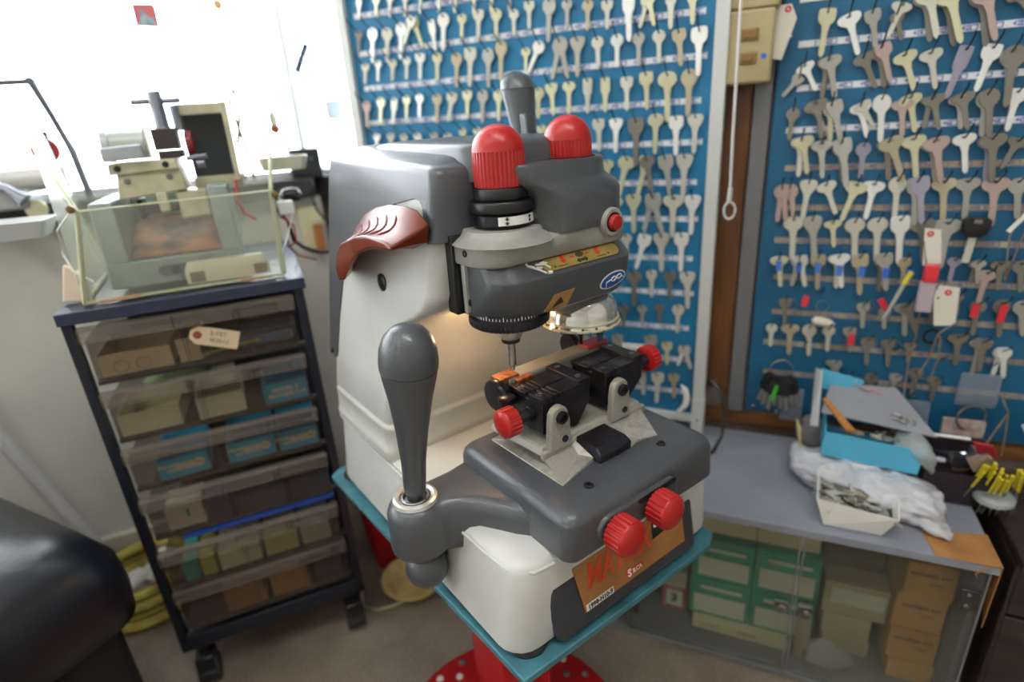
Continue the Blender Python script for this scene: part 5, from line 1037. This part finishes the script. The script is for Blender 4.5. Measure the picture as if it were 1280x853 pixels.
# torn brown tape on the cabinet corner
TAPE = mat('brown packing tape', '#b07d4c', .45, 0, '#9a6a3c', 30)
b = MB(); b.loft([[Vector(p) for p in ((.236, .775, .2962), (.243, .7262, .2962), (.3115, .7262, .2962), (.3115, .790, .2962))], [Vector(p) for p in ((.236, .775, .2970), (.243, .7255, .2970), (.3122, .7255, .2970), (.3122, .790, .2970))]])
b.loft([[Vector(p) for p in ((.3112, .727, .2968), (.3112, .790, .2968), (.318, .770, .235), (.316, .745, .200), (.3125, .735, .19))], [Vector(p) for p in ((.3122, .727, .2970), (.3122, .790, .2970), (.319, .770, .235), (.317, .745, .200), (.3135, .735, .19))]])
b.tube([(.300, .7262, .2955), (.292, .724, .290), (.286, .7235, .282), (.289, .724, .276)], .0008, 5)
tag(b.obj('torn_tape', TAPE, smooth=False), 'torn brown packing tape over the cabinet corner', 'tape')
# inside the cabinet
GRN = mat('green card', '#2c9c78', .6, 0, '#268c6a', 20); LBL = mat('pale label', '#dcdecb', .7)
def gbox(x0, x1, z0, z1, label, y=.785):
    b = MB(); b.box(x0, x1, y, .93, z0, z1); o = tag(b.obj('green_box', GRN, bevel=.001, smooth=False), label, 'box')
    b = MB(); b.box(x0 + .008, x1 - .006, y - .0006, y, z0 + .006, z0 + (z1 - z0) * .55); b.box(x0 + .018, x1 - .012, y - .0006, y, z0 + (z1 - z0) * .72, z0 + (z1 - z0) * .80); b.obj('label', LBL, o, smooth=False); return o
gbox(-.052, .0385, .118, .197, 'green box, upper left of the stacked green boxes'); gbox(.040, .132, .120, .200, 'green box, upper right of the stacked green boxes')
gbox(-.056, .0385, .0385, .117, 'green box, lower left of the stacked green boxes'); gbox(.040, .132, .0385, .119, 'green box, lower right of the stacked green boxes')
for (x0, x1, lb) in ((-.05, .038, 'cream carton on upper left green box'), (.040, .128, 'cream carton on upper right green box')):
    b = MB(); b.box(x0, x1, .80, .92, .2005, .230); tag(b.obj('carton', CREAMC, bevel=.001, smooth=False), lb, 'box')
b = MB(); b.box(-.047, .100, .772, .92, .0185, .038); o = tag(b.obj('flat_carton', CREAMC, bevel=.001, smooth=False), 'long flat cream carton under the green boxes', 'box')
text('lettering', 'P-T-9 SS', .008, mat('brown print', '#7d6552'), o, frontal(-.02, .7715, .028), .0001); text('lettering', 'KEYS', .012, MATS['brown print'], o, frontal(.04, .7715, .029), .0001)
b = MB(); b.box(-.103, -.060, .80, .90, .0185, .066); o = tag(b.obj('red_label_box', mat('pink red card', '#b0625c', .7), bevel=.001, smooth=False), 'pink-red box with dark emblem left of green boxes', 'box')
b = MB(); b.prism([(-.095, .026), (-.068, .026), (-.068, .060), (-.095, .060)], 'xz', .7993, .80); b.obj('label', LBL, o, smooth=False); text('lettering', '3', .024, mat('dark green print', '#123a2a'), o, frontal(-.0815, .7988, .043), .0002, off=.001)
b = MB(); b.box(-.125, -.062, .80, .90, .0675, .10); tag(b.obj('carton', mat('beige card', '#b5ab92', .8), bevel=.001, smooth=False), 'beige carton on top of the pink-red box', 'box')
b = MB(); b.loft([[Vector((x, y, z)) for x, y in ((.103, .775), (.128, .785), (.128, .83), (.103, .83))] for z in (.0185, .037)] if 0 else [[Vector((.110 + k * .0, .768, .0185)), Vector((.130, .768, .0185)), Vector((.130, .778, .0185)), Vector((.110, .778, .0185))], [Vector((.107, .772, .118)), Vector((.126, .772, .118)), Vector((.126, .780, .118)), Vector((.107, .780, .118))]]); tag(b.obj('card_slip', mat('beige card', '#b5ab92'), smooth=False), 'upright beige card strip just right of the green boxes', 'card')
KRAFT = mat('kraft carton', '#c8975a', .75, 0, '#bb8a4f', 12)
zc = .0185
for i in range(4):
    h_ = (.036, .058, .062, .062)[i]; dx = (0, .004, .006, .002)[i]
    b = MB(); b.box(.236 - dx, .294 - dx * .3, .778 + dx, .93, zc, zc + h_); o = tag(b.obj('kraft_box', KRAFT, bevel=.001, smooth=False), ('kraft carton, lowest of the stack of four', 'kraft carton, second from bottom of the stack', 'kraft carton, third from bottom of the stack', 'kraft carton, topmost of the stack of four')[i], 'box')
    if i: text('lettering', 'NUMBER 677', .0085, mat('dark blue print', '#2b3c52', .7), o, frontal(.262, .777 + dx, zc + h_ * .68), .0001); text('lettering', '10 PCS', .006, mat('dark blue print', '#2b3c52'), o, frontal(.270, .777 + dx, zc + h_ * .45), .0001)
    zc += h_ + .0008
for (x0, x1, z0, z1, lb, y) in ((.150, .215, .0185, .048, 'grey white carton at the bottom beside kraft stack', .80), (.146, .212, .0488, .094, 'grey cream carton in middle beside kraft stack', .80), (.142, .228, .0948, .155, 'cream carton with white label beside kraft stack', .80), (.140, .222, .1558, .232, 'dim brown carton topmost beside kraft stack', .84)):
    b = MB(); b.box(x0, x1, y, .93, z0, z1); o = tag(b.obj('carton', mat('dim brown card', '#6b5c48', .8) if y > .82 else mat('grey cream card', '#b7ab8c', .8), bevel=.001, smooth=False), lb, 'box')
    if 'label' in lb: b = MB(); b.box(x0 + .010, x1 - .004, y - .0006, y, z0 + .022, z1 - .010); b.obj('label', LBL, o, smooth=False)
b = MB(); random.seed(3)
b.loft([[Vector((.150 + r_ * math.cos(a) * (1 + .25 * math.sin(3 * a + k)), .768 + .5 * r_ * math.sin(a), z)) for a in [2*PI*i/14 for i in range(14)]] for k, (r_, z) in enumerate(((.030, .0185), (.036, .030), (.028, .048), (.014, .062), (.006, .070)))])
tag(b.obj('plastic_bag', clear('crumpled poly bag', '#dfe2df', .35, .15), ang=20), 'crumpled clear bag inside the cabinet near its right door', 'bag')

# ------------------------------------------------------------------ dark furniture right of the cabinet
RC = root('dark_shelf_unit', 'dark brown wooden shelf unit at right of the cabinet', 'shelf unit', (.80, .90, 0))
def rcx(name, x0, x1, y0, y1, z0, z1, m): b = MB(); b.box(x0 - .80, x1 - .80, y0 - .90, y1 - .90, z0, z1); return b.obj(name, m, RC, bevel=.002, smooth=False)
rcx('top', .345, 1.3, .76, .975, .270, .285, DARKW); rcx('front_board', .350, 1.3, .775, .787, .040, .180, DARKW); rcx('upper_board', .350, 1.3, .775, .787, .186, .268, DARKW); rcx('base_rail', .350, 1.3, .770, .785, 0, .036, mat('steel edge strip', '#5d5a58', .35, .5)); rcx('side_panel', .345, .350, .775, .975, 0, .268, DARKW)

# ------------------------------------------------------------------ heap on the cabinet top
def poly_obj(name, label, cat, rings, m, **k): b = MB(); b.loft(rings); return tag(b.obj(name, m, **k), label, cat)
# white tray full of key blanks
WB = root('key_tray', 'white folded paper tray full of loose keys under the plastic bag', 'box', (.150, .781, .2962))
b = MB()
A4 = [Vector(p) for p in ((-.033, -.036, .001), (.036, -.036, .001), (.044, .028, .001), (-.030, .032, .001))]; T4 = [Vector(p) for p in ((-.046, -.034, .040), (.050, -.045, .036), (.060, .030, .042), (-.040, .038, .044))]
for i in range(4):
    j = (i + 1) % 4; n_o = Vector((0, 0, 0)); a_, c_ = A4[i], A4[j]; u_ = (c_ - a_).normalized(); inn = Vector((-u_.y, u_.x, 0)) * .0012
    b.loft([[a_, c_, c_ + inn, a_ + inn], [T4[i], T4[j], T4[j] + inn, T4[i] + inn]])
b.loft([A4, [p + Vector((0, 0, .001)) for p in A4]]); b.obj('tray', PAPER, WB, smooth=False)
random.seed(11); kk = list('rsodth')
for i in range(34):
    o = bpy.data.objects.new('key', key_mesh(random.choice(kk), random.choice('gkkbnn'))); COL.objects.link(o)
    o.location = (.150 + random.uniform(-.030, .034), .785 + random.uniform(-.030, .010), .2962 + .026 + .010 * random.random()); s = random.uniform(.5, .62); o.scale = (s, 1, s)
    o.rotation_euler = Matrix(Matrix.Rotation(random.uniform(0, 6.3), 3, 'Z') @ Matrix.Rotation(rad(90) + random.uniform(-.5, .5), 3, 'X')).to_euler()
    tag(o, 'small key blank lying loose in the white paper tray', 'key', 'loose keys in the white tray')
b = MB(); b.loft([[Vector((p.x * .93 , p.y * .93, .004)) for p in A4], [Vector((p.x * .93, p.y * .93, .026)) for p in T4]]); o = b.obj('small_blanks', mat('jumbled small blanks', '#6b675c', .45, .6, '#2e2a25', 220, bump=1, bscale=260), WB, smooth=False); o['kind'] = 'stuff'
# crumpled plastic bag
FILM = mat('white crumpled film', '#e6e6ea', .28, 0, '#d2d2da', 30, bump=1.0, bscale=55, trans=.25)
def crumple(name, label, cat, path, m, n=28, amp=.14, seed=1, floor_=.2965, dis=.007, tex=.016):
    random.seed(seed); ph = [random.uniform(0, 6.3) for _ in range(12)]; rings = []
    for k, (x, y, z, ry, rz_) in enumerate(path):
        rg = []
        for i in range(n):
            a = 2 * PI * i / n; f = 1 + amp * (math.sin(3 * a + ph[k % 12] ) * .5 + math.sin(7 * a + 1.7 * k) * .35 + math.sin(11 * a + 3.1 * k + ph[(k * 5) % 12]) * .3)
            rg.append(Vector((x + amp * .01 * math.sin(5 * a + k), y + ry * f * math.cos(a), max(z + rz_ * f * math.sin(a), floor_))))
        rings.append(rg)
    b = MB(); b.loft(rings); o = b.obj(name, m, ang=180, sub=2)
    tx = bpy.data.textures.new('crumple', 'VORONOI'); tx.noise_scale = tex; md = o.modifiers.new('crumple', 'DISPLACE'); md.texture = tx; md.strength = dis; md.mid_level = .4; md.texture_coords = 'GLOBAL'
    return tag(o, label, cat)
pth = []
for k in range(15):
    t = k / 14; x = .075 + .190 * t; pth.append((x, .866 - .060 * t + .006 * math.sin(k * 1.9), .322 - .008 * t + .003 * math.sin(k * 2.7), .012 + .040 * math.sin(PI * min(t * .72 + .10, 1)) ** .7, .005 + .023 * math.sin(PI * min(t * .80 + .08, 1)) ** .6))
crumple('plastic_bag', 'large crumpled white plastic bag lying under the blue box', 'bag', pth, FILM, 40, .16, 4)
crumple('plastic_bag', 'crumpled tail of thin white film hanging over cabinet edge', 'bag', [(.222, .80, .318, .014, .012), (.238, .79, .310, .026, .010), (.256, .78, .304, .030, .006), (.268, .775, .300, .020, .003)], FILM, 30, .2, 9)
# blue lidded box on top
BX = root('blue_box', 'open light blue box lying on the plastic bag', 'box', (.176, .85, .354))
SKY = mat('light blue card', '#58b5d8', .55, 0, '#4fabcf', 10)
b = MB(); b.box(-.062, .060, -.012, -.0105, -.006, .034); b.box(-.062, .060, -.0105, .075, -.006, -.0045); b.box(-.062, -.0605, -.0105, .075, -.0045, .030); b.box(.0585, .060, -.0105, .075, -.0045, .030); b.obj('box_body', SKY, BX, smooth=False); BX.rotation_euler = (.06, .055, -.06)
LD = root('box_lid', 'open grey box with blue lining leaning on the blue box, chain inside', 'box', (.175, .90, .400))
b = MB(); b.use(mat('grey white card', '#c9c9c9')).loft([[Vector(p) for p in ((-.070, -.045, -.010), (-.066, .030, .050), (-.072, .060, .040), (-.078, -.030, -.018))], [Vector(p) for p in ((-.069, -.045, -.010), (-.065, .030, .050), (-.071, .060, .040), (-.077, -.030, -.018))]])
b.use(SKY).loft([[Vector(p) for p in ((-.066, .030, .052), (-.006, .036, .036), (-.006, .036, .016), (-.066, .030, .018))], [Vector(p) for p in ((-.066, .032, .052), (-.006, .038, .036), (-.006, .038, .016), (-.066, .032, .018))]])
b.use(mat('grey card sheet', '#8f9096', .5)).loft([[Vector(p) for p in ((-.066, -.030, .006), (.078, -.045, -.004), (.040, .050, .022), (-.050, .040, .026))], [Vector(p) for p in ((-.066, -.030, .0075), (.078, -.045, -.0025), (.040, .050, .0235), (-.050, .040, .0275))]])
b.obj('folded_card', None, LD, smooth=False)
b = MB(); b.loft([[Vector(p) for p in ((.110, .885, .424), (.117, .888, .424), (.117, .891, .418), (.110, .888, .418))], [Vector(p) for p in ((.142, .845, .396), (.155, .849, .394), (.155, .851, .388), (.142, .847, .390))]]); tag(b.obj('wooden_stick', mat('tan wooden stick', '#b0773c', .5), bevel=.0015, smooth=False), 'tan wooden stick lying across the open box', 'stick')
CHN = root('bead_chain', 'pinkish bead chain with a small white tag on the grey card', 'chain', (.175, .93, .42))
random.seed(5)
for k in range(18):
    t = k / 17; b = MB(); p = Vector((-.018 + .045 * t, .004 + .004 * math.sin(t * 14) - .002 * t, .0085 - .011 * t)); b.lathe([(.0002, -.0026), (.0024, -.001), (.0026, .0006), (.0010, .0024)], p, 'z', 8); b.obj('bead', mat('pinkish beads', '#a88a8a', .3, .4), CHN)
b = MB(); b.box(-.034, -.018, -.006, .004, .012, .0135); b.obj('white_tag', WHITE, CHN, rot=(-.15, .1, -.5)); 
for i, (x, y, z, a) in enumerate(((.150, .858, .383, .2), (.165, .862, .383, 1.2), (.182, .860, .382, -.6), (.200, .858, .381, .5))):
    o = bpy.data.objects.new('key', key_mesh('srto'[i], 'kbgk'[i])); COL.objects.link(o); o.location = (x, y, z); o.scale = (.6, 1, .6); o.rotation_euler = Matrix(Matrix.Rotation(a, 3, 'Z') @ Matrix.Rotation(rad(85), 3, 'X')).to_euler()
    tag(o, ('grey square-headed key in blue box, nearest the stick', 'tan round-headed key in blue box beside the grey one', 'pale wide-headed key in middle of blue box', 'grey oval-headed key in blue box at its right')[i], 'key')
for i, (x, z) in enumerate(((.205, .412), (.214, .409), (.224, .404))):
    b = MB(); b.tube(ring_pts((x, .875, z), .006, 18, .25), .0012, 6, closed=True); tag(b.obj('split_ring', STEEL), ('bright ring on grey card, left of three', 'bright ring on grey card, middle of three', 'bright ring on grey card, right of three')[i], 'ring')
crumple('small_bag', 'small clear milky bag at right end of blue box', 'bag', [(.205, .86, .380, .010, .006), (.218, .858, .384, .022, .014), (.234, .853, .380, .024, .018), (.248, .848, .368, .020, .018), (.255, .846, .352, .010, .010)], clear('milky film', '#dfe6e4', .35, .15, .3), 24, .14, 6)
b = MB(); b.loft([[Vector((.092 + .006 * math.cos(a) + dx, .925 + .010 * k - .05, .2965 + z)) for a, z in [(PI * i / 8, .075 * (i / 8)) for i in range(9)]] for k, dx in ((0, 0), (3, -.004))], False, False, closed=False)
o = b.obj('yellow_folder', mat('yellow cream card', '#d2c188', .6)); md = o.modifiers.new('t', 'SOLIDIFY'); md.thickness = .0015; tag(o, 'curved yellow cream card standing left of the boxes', 'card')
crumple('grey_bag', 'grey clear bag between the yellow card and open box', 'bag', [(.090, .93, .325, .02, .02), (.100, .93, .335, .03, .034), (.115, .93, .335, .03, .034), (.128, .93, .325, .02, .02)], clear('grey film', '#a9a8a8', .5, .2, .3), 20, .12, 8)
# dark open bin with fobs at the right
DBN = root('dark_bin', 'dark open bin of key fobs behind the plastic bag', 'bin', (.285, .90, .2962))
b = MB(); b.loft([rrect(-.038, .040, -.050, .045, .006, .001, 3), rrect(-.042, .044, -.054, .050, .006, .052, 3), rrect(-.040, .042, -.052, .048, .005, .052, 3), rrect(-.036, .038, -.048, .043, .005, .004, 3)]); b.obj('bin_shell', mat('dark purple plastic', '#2a2228', .35), DBN)
random.seed(21)
for i, (nm, col, mt, r0) in enumerate((('bright fob', '#b9bac4', .7, 0), ('dark fob', '#2b2a30', .2, 1), ('bright fob', '#b9bac4', .7, .6), ('dark fob', '#2b2a30', .2, 2), ('brown fob', '#6a4a3a', .3, -.5), ('bright fob', '#b9bac4', .7, 1.4))):
    b = MB(); b.loft([[Vector((x, y, z)) for x, y in ((-w_, -.004), (w_, -.004), (w_, .004), (-w_, .004))] for w_, z in ((.007, -.024), (.010, -.012), (.010, .012), (.006, .022))])
    o = b.obj('key_fob', mat(nm, col, .25, mt), bevel=.0025, loc=(.262 + .010 * i, .868 + .008 * (i % 3), .352 + .006 * (i % 2)), rot=(.9, r0, .5 * i)); tag(o, f'{nm.split()[0]} metal fob in the dark bin, {ORD[i]} of six from its left', 'fob')
poly_obj('red_packet', 'small red card with silver foil on the dark bin', 'packet', [[Vector(p) for p in ((.298, .866, .390), (.318, .858, .392), (.330, .862, .372), (.306, .870, .372))], [Vector(p) for p in ((.298, .869, .391), (.318, .861, .393), (.330, .865, .373), (.306, .873, .373))]], mat('dull red card', '#b02c38', .5), smooth=False)
poly_obj('foil_packet', 'silver foil packet below the small red card', 'packet', [[Vector(p) for p in ((.290, .852, .372), (.312, .850, .384), (.330, .856, .366), (.302, .852, .352))], [Vector(p) for p in ((.290, .856, .372), (.312, .854, .384), (.330, .860, .366), (.302, .856, .352))]], mat('silver foil', '#c9b9c0', .2, .8, bump=.8, bscale=120), smooth=False)
b = MB(); b.tube([(.255, .880, .388), (.296, .872, .392)], .0022, 8); tag(b.obj('white_stick', WHITE), 'short white plastic stick reaching to the red card', 'stick')
# brush of yellow-tipped picks
YB = root('pick_bundle', 'bundle of thin picks with yellow grips at the far right', 'bundle', (.326, .838, .2865))
random.seed(2)
for k in range(22):
    a = random.uniform(-.55, .45); b_ = random.uniform(-.5, .5); tp = Vector((.004 + .045 * a, -.004 + .03 * b_, .075 + .012 * random.random())); ft_ = Vector((.004 + .07 * a, .02 + .03 * b_, .001))
    b = MB(); b.use(mat('grey pick wire', '#7f7b78', .4, .3)).tube([ft_, ft_ * .35 + tp * .65], .0008, 5); b.use(mat('yellow grip', '#cdbd2c', .4)).tube([ft_ * .4 + tp * .6, tp], [.0016, .0022], 6); b.obj('pick', None, YB)
b = MB(); b.lathe([(.020, .026), (.024, .030), (.024, .036), (.020, .040)], (.004, .010, 0), 'z', 20); b.obj('clear_band', clear('milky film', '#dfe6e4', .35), YB)
# zip bags on the frameless board
for i, (x, z, w_, h_, lb) in enumerate(((.318, .430, .024, .026, 'small clear zip bag hung at right under bright keys'), (.243, .372, .022, .030, 'small clear zip bag hung above the heap'), (.075, .37, .016, .03, 'clear bag hanging by the black key bunch'))):
    b = MB(); b.loft([[Vector((x + u, y, z + v)) for u, y in ((-w_, .958 - d), (w_, .958 - d), (w_, .958 + d), (-w_, .958 + d))] for v, d in ((-h_, .002), (-h_ * .6, .007), (0, .005), (h_, .001))]); tag(b.obj('zip_bag', clear('blue grey film', '#aeb6c4', .30, .15, .3), sub=0), lb, 'bag')
b = MB(); b.box(.285, .338, .955, .962, .352, .378); tag(b.obj('speckled_card', mat('speckled cream card', '#b7a8a0', .7, 0, '#a08078', 90), smooth=False), 'speckled cream card leaning on the lower right board', 'card')
# black cable leaving the framed board's foot
b = MB(); b.tube([(-.066, .975, .385), (-.055, .955, .398), (-.038, .945, .385), (-.028, .93, .350), (-.030, .91, .315), (-.040, .885, .300), (-.055, .865, .2990)], .0032, 8); tag(b.obj('power_cable', BLACK), 'black power cable curving from the white frame onto the cabinet', 'cable')
b = MB(); b.lathe([(.001, -.004), (.017, -.003), (.019, 0), (.017, .003), (.001, .004)], (-.055, .972, .360), 'y', 28); tag(b.obj('small_reel', mat('dusty clear reel', '#6f665c', .3, .2)), 'small dusty round reel behind the white frame foot', 'reel')
# things that were tagged in world space but belong to an Empty are in that Empty's frame already
